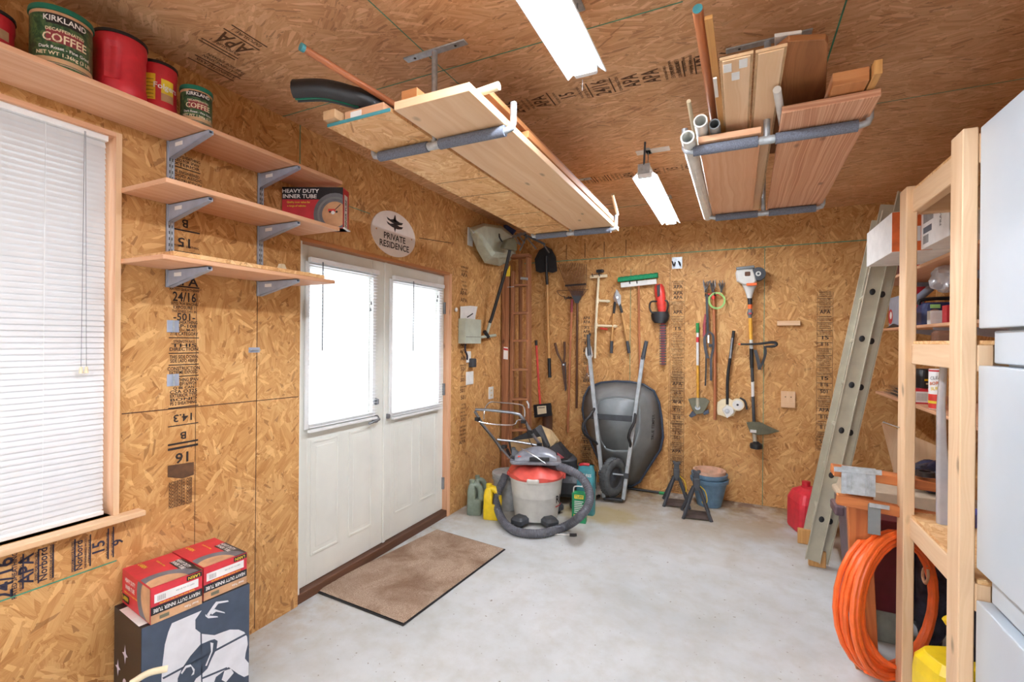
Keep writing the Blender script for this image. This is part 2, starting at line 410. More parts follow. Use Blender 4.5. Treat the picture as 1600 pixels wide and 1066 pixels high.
# ceiling with seams and printed lines
m = MB().add([(x, y, z) for x in (-T0, W+T0) for y in (FY-T0, D+T0) for z in (H, H+0.1)], [(0, 1, 3, 2), (4, 6, 7, 5), (0, 4, 5, 1), (2, 3, 7, 6), (0, 2, 6, 4), (1, 5, 7, 3)], 'osb_ceiling', off=False, ax3=[0, 1, 2])
def seam(mb, p0, p1, w, mat, nrm):
    p0, p1 = Vector(p0), Vector(p1); n = Vector(nrm); mb.beam(p0, p1, w, 0.002, mat, n)
ya, yb_ = Z(H, 449, 180).y, Z(H, 1480, 143).y; seam(m, (0, ya, H), (Z(H, 1067, 3).x, ya, H), 0.005, 'green_edge', (0, 0, 1)); seam(m, (2.5, yb_, H), (W, yb_, H), 0.005, 'green_edge', (0, 0, 1))
for px, py, L in ((1310, 40, 1.6),): q = Z(H, px, py); seam(m, q-Vector((0, 1.0, 0)), q+Vector((0, 1.25, 0)), 0.006, 'green_edge', (0, 0, 1))
q = Z(H, 640, 60); seam(m, q-Vector((0, .9, 0)), q+Vector((0, .42, 0)), 0.004, 'green_edge', (0, 0, 1))
q = Z(H, 905, 325); seam(m, q-Vector((.28, 0, 0)), q+Vector((.3, 0, 0)), 0.009, 'ink_blue', (0, 0, 1))
q = Z(H, 960, 325); seam(m, q-Vector((.2, 0, 0)), q+Vector((.3, 0, 0)), 0.007, 'green_edge', (0, 0, 1))
def stamp_row(mb, words, y, x0, x1, size, mat='ink', gap=0.05, z=None):
    x = x0; k = 0
    while x < x1:
        w = words[k % len(words)]; L = len(w)*size*0.62
        mb.text(w, size, mat, frame((x+L/2, y, H-0.0012), (1, 0, 0), (0, -1, 0))); x += L+gap; k += 1
WL = ['APA', 'RATED SHEATHING', '24/16', 'EXPOSURE 1', 'SIZED FOR SPACING', '15/32', 'NORBORD', '501']
rs = random.Random(3)
def ceil_print(mb, px0, py0, px1, py1, wd):
    a, b = Z(H, px0, py0), Z(H, px1, py1); n = 0; x = min(a.x, b.x); xe = max(a.x, b.x); y = (a.y+b.y)/2
    while x < xe:
        kind = rs.random()
        if kind < 0.28:
            w = rs.choice(['APA', '24/16', '501', '15']); s = wd*0.8; mb.text(w, s, 'ink_brown', frame((x+0.05, y, H-0.0012), (0, -1, 0), (-1, 0, 0)), 0.55); x += 0.09
        elif kind < 0.85:
            w = rs.choice(['RATED SHEATHING', 'SIZED FOR SPACING', 'EXPOSURE 1', 'STRENGTH AXIS', 'THIS SIDE DOWN', 'CONSTRUCTION', 'SHEATHING SPAN']); s = wd/len(w)/0.62
            mb.text(w, s*1.15, 'ink_brown', frame((x+0.02, y, H-0.0012), (0, -1, 0), (-1, 0, 0)), 0.8); x += 0.028
        else: mb.beam((x+0.01, y-wd/2, H), (x+0.01, y+wd/2, H), 0.006, 0.002, 'ink_brown'); x += 0.02
ceil_print(m, 790, 170, 1130, 95, 0.13)
ceil_print(m, 880, 290, 1075, 258, 0.13)
ceil_print(m, 1040, 105, 1100, 95, 0.13)
ceil_print(m, 330, 75, 400, 60, 0.15)
ceil_print(m, 300, 95, 380, 115, 0.2)
for px in (1215, 860): pass
struct(m.build('ceiling'))

# ---- left wall (x = 0) with window and double door openings
WY0, WY1, WZ0, WZ1 = 0.02, 1.0, 0.80, 2.30
DY0, DY1, DZ1 = 1.855, 3.372, 2.065
m = MB()
def wl(y0, y1, z0, z1): m.add([(x, y, z) for x in (-T0, 0) for y in (y0, y1) for z in (z0, z1)], [(0, 1, 3, 2), (4, 6, 7, 5), (0, 4, 5, 1), (2, 3, 7, 6), (0, 2, 6, 4), (1, 5, 7, 3)], 'osb_wall', off=False, ax3=[2, 1, 0])
# panel texture should run upright: remap through local axes
wl(FY-T0, WY0, 0, H); wl(WY0, WY1, 0, WZ0); wl(WY0, WY1, WZ1, H); wl(WY1, DY0, 0, H); wl(DY0, DY1, DZ1, H); wl(DY1, D+T0, 0, H)
def ws(p0, p1, w=0.004, mat='gap_dark'): m.beam(p0, p1, w, 0.0025, mat, (1, 0, 0))
ws(X(0, 190, 647), X(0, 466, 620)); q = X(0, 402, 470); ws((0, q.y, 0.02), (0, q.y, 1.72), 0.003)
q = X(0, 307, 470); ws((0, q.y, 0.1), (0, q.y, 1.70), 0.002, 'ink_brown')
q = X(0, 469, 192); ws((0, q.y, 2.33), (0, q.y, H), 0.005, 'green_edge')
ws((0, 0, 0.615), (0, 1.0, 0.615), 0.005, 'green_edge')
ws(X(0, 655, 372), X(0, 705, 380), 0.006, 'ink_brown')
ws((0, 1.9, 2.335), (0, 2.4, 2.335), 0.004, 'green_edge')
# printed column under the shelf brackets; text reads along +y
FT = ((0, 1, 0), (0, 0, 1))
def wtext(s, yc, z, size, sx=1.0, flip=False, mat='ink', wid=None):
    if wid: sx = wid/(len(s)*size*0.60)
    fx, fy = ((0, -1, 0), (0, 0, -1)) if flip else ((0, 1, 0), (0, 0, 1))
    m.text(s, size, mat, frame((0.0012, yc, z), fx, fy), sx)
yc, cw = 1.245, 0.125
def zrow(py): return X(0, 285, py).z
def line(py, mat='ink', w=0.004): ws((0, yc-cw/2, zrow(py)), (0, yc+cw/2, zrow(py)), w, mat)
for py, s in ((246, 'RATED SHEATHING'), (252, 'SIZED FOR SPAN'), (258, 'EXTERIOR'), (270, 'THE ENGINEERED'), (276, 'WOOD ASSOC'), (283, 'CONSTRUCTION')): wtext(s, yc, zrow(py), 0.017, wid=cw)
line(263)
wtext('B', yc, zrow(348), 0.05, flip=True); line(360, w=0.006)
wtext('15', yc, zrow(378), 0.055, 1.2, flip=True); line(394, w=0.006)
for py in (385, 400): wtext('EXPOSURE 1 SHEATHING', yc, zrow(py), 0.014, wid=cw)
wtext('APA', yc, zrow(440), 0.055, wid=0.11); line(448, w=0.006)
wtext('RATED SHEATHING', yc, zrow(453), 0.016, wid=cw)
wtext('24/16', yc, zrow(465), 0.058, wid=0.13)
wtext('SIZED FOR SPACING', yc, zrow(475), 0.016, wid=cw); wtext('EXPOSURE 1', yc, zrow(481), 0.02, wid=0.10); wtext('THICKNESS 0.451 IN', yc, zrow(487), 0.016, wid=cw)
wtext('-501-', yc, zrow(496), 0.045, wid=0.13)
k = 0
for py in range(504, 632, 6):
    s = ['PS 2 SHEATHING', 'PRP-108', 'HUD-UM-40', '7/16 CATEGORY', '', 'STRENGTH AXIS', 'THIS', 'DIRECTION', '', 'THIS SIDE DOWN', 'SIDE LADO ABAJO', '', 'CONSTRUCTION', 'EXTREME EXPOSED', '', 'SHEATHING SPAN', '1R24/2F16/W24', 'O 86 CAN', 'CSA O325', 'EXTERIOR TYPE', 'BOND'][k % 21]; k += 1
    if s: wtext(s, yc, zrow(py), 0.021 if k % 3 else 0.017, wid=cw*(0.75+0.25*(k % 3 > 0)))
    else: line(py, w=0.004)
line(636); wtext('14.3', yc, zrow(652), 0.045, flip=True, wid=0.125); line(664); wtext('B', yc, zrow(680), 0.045, 1.1, flip=True); line(692, w=0.008); line(699, w=0.010)
wtext('16', yc, zrow(714), 0.062, 1.1, flip=True)
m.add([X(0.0015, a, b) for a, b in ((262, 728), (303, 722), (303, 742), (285, 748), (262, 746))], [(0, 1, 2, 3, 4)], 'ink_brown')
for py in range(752, 792, 5): wtext('NORBORD OSB', yc-0.01, zrow(py), 0.022, wid=0.09, mat='ink_brown')
# print band below the window (letters lie on their side)
def side(s, px, py, size, sx=1): m.text(s, size, 'ink_blue', frame(X(0.0012, px, py), (0, 0, -1) if False else (0, 0, 1), (0, -1, 0)), sx)
for s, px, py, size in (('24/16', 8, 905, 0.062), ('RATED SHEATHING', 23, 900, 0.018), ('APA', 42, 890, 0.055), ('Norbord', 68, 882, 0.032), ('RATED SHEATHING SPAN', 33, 897, 0.010), ('SIZED FOR SPACING', 57, 885, 0.011), ('EXPOSURE ONE SHEATHING', 80, 878, 0.010), ('Norbord', 124, 868, 0.030), ('PERFORMANCE RATED', 114, 870, 0.011), ('THE ENGINEERED WOOD', 134, 864, 0.010), ('STRENGTH AXIS', 140, 861, 0.012), ('15', 155, 856, 0.055), ('SHEATHING GRADE', 168, 852, 0.011), ('THIS SIDE DOWN', 176, 849, 0.012), ('9', 185, 847, 0.05)): side(s, px, py, size)
for px, py in ((36, 893), (60, 885), (83, 877), (117, 868), (141, 860), (169, 850), (177, 847)):
    q = X(0, px, py); ws(q-Vector((0, 0, 0.06)), q+Vector((0, 0, 0.06)), 0.004, 'ink_blue')
# column beside the door and junction boxes
yq = X(0, 725, 450).y
rr = random.Random(5)
z = 2.15
while z > 0.55:
    s = rr.choice(['SHEATHING', 'EXPOSURE 1', '24/16', 'APA', 'NORBORD', '501', 'SPAN RATED', '15/32']); sz = 0.05 if len(s) < 5 else 0.022
    wtext(s, yq+rr.uniform(-.01, .01), z, sz, wid=0.11, mat='ink_brown'); z -= sz+0.012
for q in (X(0, 725, 378),): pass
struct(m.build('wall_left'))

# ---- back wall (y = D)
m = MB()
m.add([(x, y, z) for x in (-T0, W+T0) for y in (D, D+T0) for z in (0, H)], [(0, 1, 3, 2), (4, 6, 7, 5), (0, 4, 5, 1), (2, 3, 7, 6), (0, 2, 6, 4), (1, 5, 7, 3)], 'osb_wall', off=False, ax3=[2, 0, 1])
def bs(p0, p1, w=0.004, mat='gap_dark'): m.beam(p0, p1, w, 0.0025, mat, (0, -1, 0))
bs((0, D, 2.384), (W, D, 2.384), 0.008, 'green_edge')
for px in (885, 914, 944, 978): q = Y(D, px, 395); bs((q.x, D, 2.40), (q.x, D, 2.56), 0.008, 'ink_brown')
q = Y(D, 985, 500); bs((q.x, D, 0.7), (q.x, D, 2.25), 0.005, 'green_edge')
q = Y(D, 1047, 430); bs((q.x, D, 0), (q.x, D, 2.38), 0.003)
q = Y(D, 1192, 700); bs((q.x, D, 0), (q.x, D, 2.38), 0.005, 'green_edge')
def col(xc, z0, z1, w, seed, dens=1.0, mat='ink'):
    r = random.Random(seed); z = z1
    while z > z0:
        big = r.random() < 0.16
        s = r.choice(['APA', '24/16', '501', '15', 'B 16']) if big else r.choice(['RATED SHEATHING', 'SIZED FOR SPACING', 'EXPOSURE 1', 'STRENGTH AXIS', 'THIS SIDE DOWN', 'CONSTRUCTION SHEATHING', 'PS 2-10 SHEATHING SPAN', 'CSA O325 TYPE 2R32', 'EXTERIOR TYPE BOND'])
        sz = 0.045 if big else 0.017; wd_ = w*(0.7 if big else r.uniform(0.8, 1.0))
        m.text(s, sz, mat, frame((xc, D-0.0012, z), (1, 0, 0), (0, 0, 1)), wd_/(len(s)*sz*0.6)); z -= (sz+0.004)/dens
        if r.random() < 0.25: bs((xc-w/2, D, z), (xc+w/2, D, z), 0.004, mat); z -= 0.014
    for e in (-1, 1): bs((xc+e*w/2*1.05, D, z0), (xc+e*w/2*1.05, D, z1), 0.002, mat)
col(Y(D, 1058, 600).x, 0.02, 2.10, 0.12, 11, 1.15); col(Y(D, 1058, 600).x+0.005, 0.10, 1.2, 0.12, 15, 1.0, 'ink_brown')
col(Y(D, 1288, 600).x, 0.55, 1.95, 0.11, 21, 1.15); col(Y(D, 916, 600).x, 0.05, 1.75, 0.11, 31, 1.1, 'ink'); col(Y(D, 918, 700).x, 0.05, 0.8, 0.12, 33, 1.0, 'ink')
struct(m.build('wall_back'))
m = MB()
m.add([(x, y, z) for x in (W, W+T0) for y in (FY-T0, D+T0) for z in (0, H)], [(0, 1, 3, 2), (4, 6, 7, 5), (0, 4, 5, 1), (2, 3, 7, 6), (0, 2, 6, 4), (1, 5, 7, 3)], 'osb_wall', off=False, ax3=[2, 1, 0])
struct(m.build('wall_right'))
m = MB()                                              # unseen front wall, wide opening added to let sky light in as fill
m.bx((-T0, FY-T0, 0), (0.45, FY, H), 'osb_wall').bx((3.2, FY-T0, 0), (W+T0, FY, H), 'osb_wall').bx((0.45, FY-T0, 2.3), (3.2, FY, H), 'osb_wall')
struct(m.build('wall_front'))

# ---- window
m = MB()
m.bx((-0.115, WY1-0.018, WZ0), (0.012, WY1, WZ1), 'pine').bx((-0.115, WY0, WZ0), (0.012, WY0+0.018, WZ1), 'pine').bx((-0.115, WY0, WZ1-0.018), (0.012, WY1, WZ1), 'pine')
fr = MB()
def pframe(mb, x0, x1, y0, y1, z0, z1, w, mat):
    mb.bx((x0, y0, z0), (x1, y0+w, z1), mat).bx((x0, y1-w, z0), (x1, y1, z1), mat).bx((x0, y0+w, z0), (x1, y1-w, z0+w), mat).bx((x0, y0+w, z1-w), (x1, y1-w, z1), mat)
pframe(fr, -0.115, -0.075, WY0+0.018, WY1-0.018, WZ0, WZ1-0.018, 0.04, 'frame_white')
fr.bx((-0.11, WY0+0.05, 1.52), (-0.08, WY1-0.05, 1.57), 'frame_white')
wn = thing('window_1', 'left wall window', 'window', (0, WY0, WZ0)); del wn['label'], wn['category']; struct(wn)
m.bx((0.012, WY1-0.018, WZ0), (0.0135, WY1+0.001, WZ1), 'pine_light'); m.build('window_jamb', wn, 0.0); fr.build('window_frame', wn, 0.002)
MB().bx((-0.096, WY0+0.05, WZ0+0.04), (-0.092, WY1-0.05, WZ1-0.06), 'window_glass').build('window_pane', wn)
MB().bx((-0.115, WY0-0.02, WZ0-0.022), (0.0, WY1, WZ0), 'pine_light').bx((0, WY0-0.08, WZ0-0.022), (0.055, WY1+0.075, WZ0), 'pine_light').build('window_sill', wn, 0.003)

def blind(name, label, x, y0, y1, z0, z1, pitch, tilt, depth, cords, parent=None, top=0.028, mat='slat'):
    t = thing(name, label, 'window blind', (x, y0, z1), 'white window blinds')
    MB().bx((x-0.012, y0-0.004, z1-top), (x+0.016, y1+0.004, z1), 'frame_white').build('headrail', t, 0.003, 2)
    m = MB(); z = z1-top-pitch*0.6; n = 0
    while z > z0+0.012:
        c, s = math.cos(tilt)*depth/2, math.sin(tilt)*depth/2
        pr = [(-c, -s), (-c*0.3, -s*0.3+0.0016), (c*0.35, s*0.35+0.0016), (c, s)]
        vs = [(x+a, yy, z+b) for yy in (y0, y1) for a, b in pr]
        m.add(vs, [(i, i+1, i+5, i+4) for i in range(3)], mat, None, True); z -= pitch
    for f in cords:
        m.beam((x+0.011, y0+(y1-y0)*f, z0+0.01), (x+0.011, y0+(y1-y0)*f, z1-0.02), 0.0012, 0.0012, 'frame_white')
    m.build('slats', t)
    MB().bx((x-0.012, y0, z0-0.004), (x+0.012, y1, z0+0.012), 'frame_white').build('bottom_rail', t, 0.002)
    return t
b = blind('window_blind', 'large white slatted blind over the window left of the double door', -0.022, WY0+0.02, 0.962, WZ0+0.012, WZ1+0.0, 0.0210, -1.22, 0.0275, (0.12, 0.805), top=0.04, mat='slat_room')
pz = X(0.0, 130, 575)
m = MB()
for dy in (-0.008, 0.008):
    m.cyl((0.004, pz.y+dy, pz.z), (0.0, pz.y+dy*0.2, 2.27), 0.0009, None, 'grey_plastic', 6); m.cyl((0.004, pz.y+dy, pz.z-0.02), (0.004, pz.y+dy, pz.z+0.005), 0.007, 0.004, 'cream', 10)
plabel(m.build('lift_cord', b), 'grey lift cords with cream tassels')

# ---- double door
DX = -0.05
dr = struct(thing('door_1', '', '', (DX, DY0, 0))); del dr['label'], dr['category']
MID = X(DX, 600, 600).y
def leaf(y0, y1, g):
    m = MB(); gy0, gy1, gz0, gz1 = g
    m.bx((DX-0.04, y0, 0.06), (DX, gy0, 2.045), 'door_paint').bx((DX-0.04, gy1, 0.06), (DX, y1, 2.045), 'door_paint').bx((DX-0.04, gy0, 0.06), (DX, gy1, gz0), 'door_paint').bx((DX-0.04, gy0, gz1), (DX, gy1, 2.045), 'door_paint')
    # pressed panels below the glass
    pw = (y1-y0-0.30)/2
    for k in range(2):
        a = y0+0.11+k*(pw+0.08); pframe(m, DX, DX+0.006, a, a+pw, 0.22, 0.90, 0.016, 'door_paint'); m.bx((DX, a+0.04, 0.26), (DX+0.004, a+pw-0.04, 0.86), 'door_paint')
    o = m.build('door_leaf', dr, 0.003)
    f = MB(); pframe(f, DX, DX+0.014, gy0-0.03, gy1+0.03, gz0-0.03, gz1+0.03, 0.03, 'frame_white'); f.build('glass_frame', o, 0.004, 2)
    MB().bx((DX-0.022, gy0, gz0), (DX-0.018, gy1, gz1), 'window_glass').build('glass_pane', o)
    return o
BX = DX+0.035
g1 = (X(BX, 484, 500).y, X(BX, 590, 500).y, X(BX, 537, 662).z, X(BX, 537, 417).z)
g2 = (X(BX, 615, 500).y, X(BX, 692, 500).y, X(BX, 654, 644).z, X(BX, 654, 442).z)
la = leaf(DY0+0.012, MID-0.002, (g1[0]+0.02, g1[1]-0.02, g1[2]+0.03, g1[3]-0.03)); lb = leaf(MID+0.002, DY1-0.016, (g2[0]+0.02, g2[1]-0.02, g2[2]+0.03, g2[3]-0.03))
MB().bx((DX, MID-0.012, 0.06), (DX+0.012, MID+0.014, 2.045), 'door_paint').build('astragal', dr, 0.003)
m = MB(); m.bx((-T0, DY0, 0.06), (0.0, DY0+0.012, DZ1), 'door_paint').bx((-T0, DY1-0.016, 0.0), (0.004, DY1+0.022, DZ1), 'pine').bx((-T0, DY0, 2.05), (0.004, DY1, DZ1+0.008), 'cedar_edge'); m.build('door_frame', dr, 0.002)
MB().bx((-T0, DY0, 0), (-0.006, DY1, 0.055), 'dark_wood').build('threshold', dr, 0.003)
m = MB()
for pz_ in (1.77, 1.08, 0.28):
    m.bx((DX-0.002, DY1-0.03, pz_-0.05), (DX+0.02, DY1-0.008, pz_+0.05), 'steel_grey')
m.build('door_hinge', dr, 0.002)
hd = X(DX+0.03, 590, 655); m = MB()
m.cyl((DX, hd.y, hd.z), (DX+0.02, hd.y, hd.z), 0.028, None, 'steel_grey', 20).cyl((DX+0.02, hd.y, hd.z), (DX+0.045, hd.y, hd.z), 0.011, None, 'steel_grey', 12)
m.tube([(DX+0.045, hd.y, hd.z), (DX+0.05, hd.y-0.04, hd.z-0.005), (DX+0.045, hd.y-0.10, hd.z-0.015)], 0.009, 'steel_grey', 10, sub=4)
m.cyl((DX, MID+0.03, hd.z), (DX+0.02, MID+0.03, hd.z), 0.018, None, 'steel_grey', 16)
m.build('door_handle', la)
MB().cyl((DX, hd.y, hd.z+0.12), (DX+0.022, hd.y, hd.z+0.12), 0.026, 0.022, 'steel_grey', 20).box((DX+0.03, hd.y, hd.z+0.12), (0.014, 0.012, 0.035), 'steel_grey').build('deadbolt', la, 0.001)
for (g, lab, tg) in ((g1, 'white slatted blind on the left leaf of the double door', 0), (g2, 'white slatted blind on the right leaf of the double door', 1)):
    b = blind('door_blind', lab, BX-0.002, g[0], g[1], g[2]-0.01, g[3]+0.02, 0.021, 0.10, 0.024, (0.15, 0.85), top=0.03)
    wy = X(BX+0.02, (504, 646)[tg], 500).y; z1 = g[3]-0.0; z0 = X(BX+0.02, (504, 632)[tg], (548, 549)[tg]).z
    wnd = MB().cyl((BX+0.02, wy, z1), (BX+0.02, wy, z0), 0.0035, None, 'grey_plastic', 8); plabel(wnd.build('tilt_wand', b), 'grey tilt wand')
    m = MB()
    for px, py in (((580, 473), (579, 483)), ((684, 463), (683, 469)))[tg]: q = X(BX+0.02, px, py); m.cyl(q-Vector((0, 0, .014)), q+Vector((0, 0, .008)), 0.006, 0.003, 'grey_plastic', 8); m.cyl(q, (q.x, q.y, z1), 0.0007, None, 'frame_white', 5)
    m.build('cord_tassels', b)

# ---- ceiling lamps
def shop_light(y0, y1, xc, z, label):
    t = thing('ceiling_light', label, 'ceiling light', (xc, (y0+y1)/2, z), 'twin tube shop lights on the ceiling')
    m = MB(); w = 0.076
    sec = [(-w, -0.022), (-0.030, 0.018), (-0.030, 0.045), (0.030, 0.045), (0.030, 0.018), (w, -0.022), (w-0.004, -0.024), (0.028, 0.012), (-0.028, 0.012), (-w+0.004, -0.024)]
    m.loft([[(xc+a, y, z+0.02+b) for a, b in sec] for y in (y0, y1)], 'frame_white', smooth=False); m.build('reflector', t)
    for s in (-1, 1):
        MB().cyl((xc+s*0.024, y0+0.03, z+0.006), (xc+s*0.024, y1-0.03, z+0.006), 0.0135, None, 'tube_light', 16).build('light_tube', t)
    for y in (y0+0.015, y1-0.015): MB().box((xc, y, z+0.01), (0.085, 0.028, 0.034), 'frame_white').build('tube_socket', t, 0.004)
    for y in (y0+0.12, y1-0.12): MB().cyl((xc, y, z+0.06), (xc, y, H), 0.003, None, 'steel_grey', 6).box((xc, y, H-0.003), (0.03, 0.09, 0.006), 'galv').build('hanger', t)
    return t
LX = 1.692
tl = shop_light(0.45, 1.70, LX, 2.495, 'white twin tube shop light nearest the camera, its front end out of the picture')
m = MB()
for i in range(7): m.sphere((LX-0.02, 1.71, 2.485-i*0.006), 0.0028, 'chrome', 8)
m.build('pull_chain', tl)
tl = shop_light(2.88, 4.14, LX+0.005, 2.495, 'white twin tube shop light further back, hung from a small white plate')
q = Z(H, 1020, 235)
MB().bx((q.x-0.10, q.y-0.03, H-0.006), (q.x+0.10, q.y+0.03, H), 'white_plastic').build('ceiling_plate', tl)
MB().box((LX, 2.885, 2.54), (0.07, 0.012, 0.06), 'galv').cyl((LX, 2.885, 2.56), (LX+0.01, 2.86, H), 0.006, None, 'dark_grey', 8).build('end_bracket', tl)
# unseen extra lamp, added behind the camera to brighten the room
shop_light(-1.9, -0.65, LX, 2.495, 'added white twin tube fill light behind the camera, out of the picture')
# ================================================================ helpers for printed boxes and cans
def PLN(p0, n, px, py):
    p0, n = Vector(p0), Vector(n); d = _f + _r2*((px-800)/FPX) - _u2*((py-533)/FPX)
    return CAM_P + d*((p0-CAM_P).dot(n)/d.dot(n))
class Card(MB):
    def __init__(s, M, dims, mat):
        super().__init__(); s.M = M; s.d = dims; a, b, c = dims; s.bx((0, 0, 0), (a, b, c), mat, M)
    def fr(s, face, e):
        a, b, c = s.d
        return s.M @ {'-y': frame((0, -e, 0), (1, 0, 0), (0, 0, 1)), '+x': frame((a+e, 0, 0), (0, 1, 0), (0, 0, 1)), '+z': frame((0, 0, c+e), (1, 0, 0), (0, 1, 0)),
                      '-x': frame((-e, b, 0), (0, -1, 0), (0, 0, 1)), '+y': frame((a, b+e, 0), (-1, 0, 0), (0, 0, 1)), '-z': frame((0, b, -e), (1, 0, 0), (0, -1, 0))}[face]
    def dec(s, face, poly, mat, k=1):
        return s.add([(x, y, 0) for x, y in poly], [tuple(range(len(poly)))], mat, s.fr(face, 0.0005*k))
    def rect(s, face, u0, v0, u1, v1, mat, k=1): return s.dec(face, [(u0, v0), (u1, v0), (u1, v1), (u0, v1)], mat, k)
    def txt(s, face, t, u, v, size, mat, sx=1, rot=0, k=3): return s.text(t, size, mat, s.fr(face, 0.0005*k) @ T(u, v, 0) @ RZ(rot), sx)
    def ring(s, face, u, v, r0, r1, mat, k=2, a0=0, a1=2*PI, n=28, clip=None):
        vs = []; fs = []
        for i in range(n+1):
            a = a0+(a1-a0)*i/n
            for r in (r0, r1):
                x, y = u+r*math.cos(a), v+r*math.sin(a)
                if clip: x = min(max(x, clip[0]), clip[2]); y = min(max(y, clip[1]), clip[3])
                vs.append((x, y, 0))
        for i in range(n): fs.append((2*i, 2*i+1, 2*i+3, 2*i+2))
        return s.add(vs, fs, mat, s.fr(face, 0.0005*k))
def wraptext(mb, s, size, mat, c, R, a0, z, sx=1.0, tilt=0):
    vs, fs = text_geo(s); out = []
    for v in vs:
        a = a0+v.x*size*sx/R; out.append((c[0]+R*math.cos(a), c[1]+R*math.sin(a), z+v.y*size+tilt*(v.x*size*sx)))
    mb.add(out, fs, mat)
def band(mb, c, R, z0, z1, mat, a0=0, a1=2*PI, n=40):
    vs = []; fs = []
    for i in range(n+1):
        a = a0+(a1-a0)*i/n
        for z in (z0, z1): vs.append((c[0]+R*math.cos(a), c[1]+R*math.sin(a), z))
    for i in range(n): fs.append((2*i, 2*i+2, 2*i+3, 2*i+1))
    mb.add(vs, fs, mat, None, True)

# ================================================================ LEFT WALL SHELVES
def standard(y, z0, z1, label):
    t = thing('shelf_standard', label, 'shelf bracket', (0, y, z0), 'slotted steel shelf standards on the left wall')
    m = MB().bx((0.0, y-0.013, z0), (0.003, y+0.013, z1), 'steel_blue').bx((0, y-0.013, z0), (0.014, y-0.010, z1), 'steel_blue').bx((0, y+0.010, z0), (0.014, y+0.013, z1), 'steel_blue')
    m.bx((0.003, y-0.010, z0), (0.012, y-0.001, z1), 'galv'); m.bx((0.003, y+0.001, z0), (0.012, y+0.010, z1), 'galv')
    z = z0+0.02
    while z < z1: m.bx((0.012, y-0.007, z), (0.0128, y-0.004, z+0.013), 'black_plastic').bx((0.012, y+0.004, z), (0.0128, y+0.007, z+0.013), 'black_plastic'); z += 0.026
    m.build('slotted_rail', t)
    for zs in (2.338, 2.068, 1.788):
        poly = [(0.012, 0), (0.285, 0), (0.285, -0.012), (0.02, -0.072), (0.012, -0.072)]
        m = MB().prism(poly, 0.003, 'steel_blue', T(0, y-0.010, zs) @ RX(PI/2) @ T(0, 0, -0.003)).prism(poly, 0.003, 'steel_blue', T(0, y+0.010, zs) @ RX(PI/2))
        m.bx((0.012, y-0.010, zs-0.002), (0.285, y+0.010, zs), 'steel_blue'); m.beam((0.02, y, zs-0.071), (0.285, y, zs-0.013), 0.020, 0.003, 'steel_blue')
        m.bx((0.06, y-0.0115, zs-0.030), (0.11, y-0.0101, zs-0.014), 'label_white'); m.build('bracket', t)
    return t
standard(1.180, 1.715, 2.345, 'slotted grey steel standard nearest the window, carrying three shelf brackets')
standard(1.602, 1.715, 2.345, 'slotted grey steel standard nearest the door, carrying three shelf brackets')
tag(MB().slab([(0.004, -1.0, 2.34), (0.265, -1.0, 2.34), (0.265, 1.90, 2.34), (0.004, 1.99, 2.34)], (0, 0, 0.019), 'pine').build('wall_shelf', bevel=0.002), 'topmost long pine wall shelf, running over the window and carrying coffee cans', 'shelf', 'pine shelves on the left wall')
tag(MB().bx((0.004, 1.0, 2.07), (0.315, 1.835, 2.089), 'pine').build('wall_shelf', bevel=0.002), 'middle pine wall shelf, with an inner tube box at its far end', 'shelf', 'pine shelves on the left wall')
tag(MB().bx((0.004, 1.0, 1.79), (0.30, 1.82, 1.808), 'pine').build('wall_shelf', bevel=0.002), 'lowest pine wall shelf, with a loose board and wood scraps on it', 'shelf', 'pine shelves on the left wall')
tag(MB().bx((0.016, 1.035, 1.8085), (0.30, 1.75, 1.826), 'osb_pale').build('loose_board', bevel=0.001), 'loose chipboard offcut lying flat on the lowest wall shelf', 'board')
for i, (x, y, s, h) in enumerate(((0.10, 1.655, 0.05, 0.055), (0.22, 1.70, 0.08, 0.012), (0.16, 1.76, 0.05, 0.010))):
    zb = 1.8265 if y < 1.74 else 1.8085
    m = MB().loft([[(x+s*a, y+s*b, zb) for a, b in ((-.5, -.4), (.5, -.5), (.6, .4), (-.3, .5))], [(x+s*a*.45, y+s*b*.5, zb+h) for a, b in ((-.4, -.4), (.5, -.2), (.4, .5), (-.3, .2))]], 'cream', smooth=False)
    tag(m.build('wood_scrap'), ['upright pale wood scrap on the lowest wall shelf', 'flat splintered wood scrap at the far front of the loose chipboard', 'small flat wood scrap at the far end of the lowest wall shelf'][i], 'wood scrap', 'wood scraps on the lowest shelf')

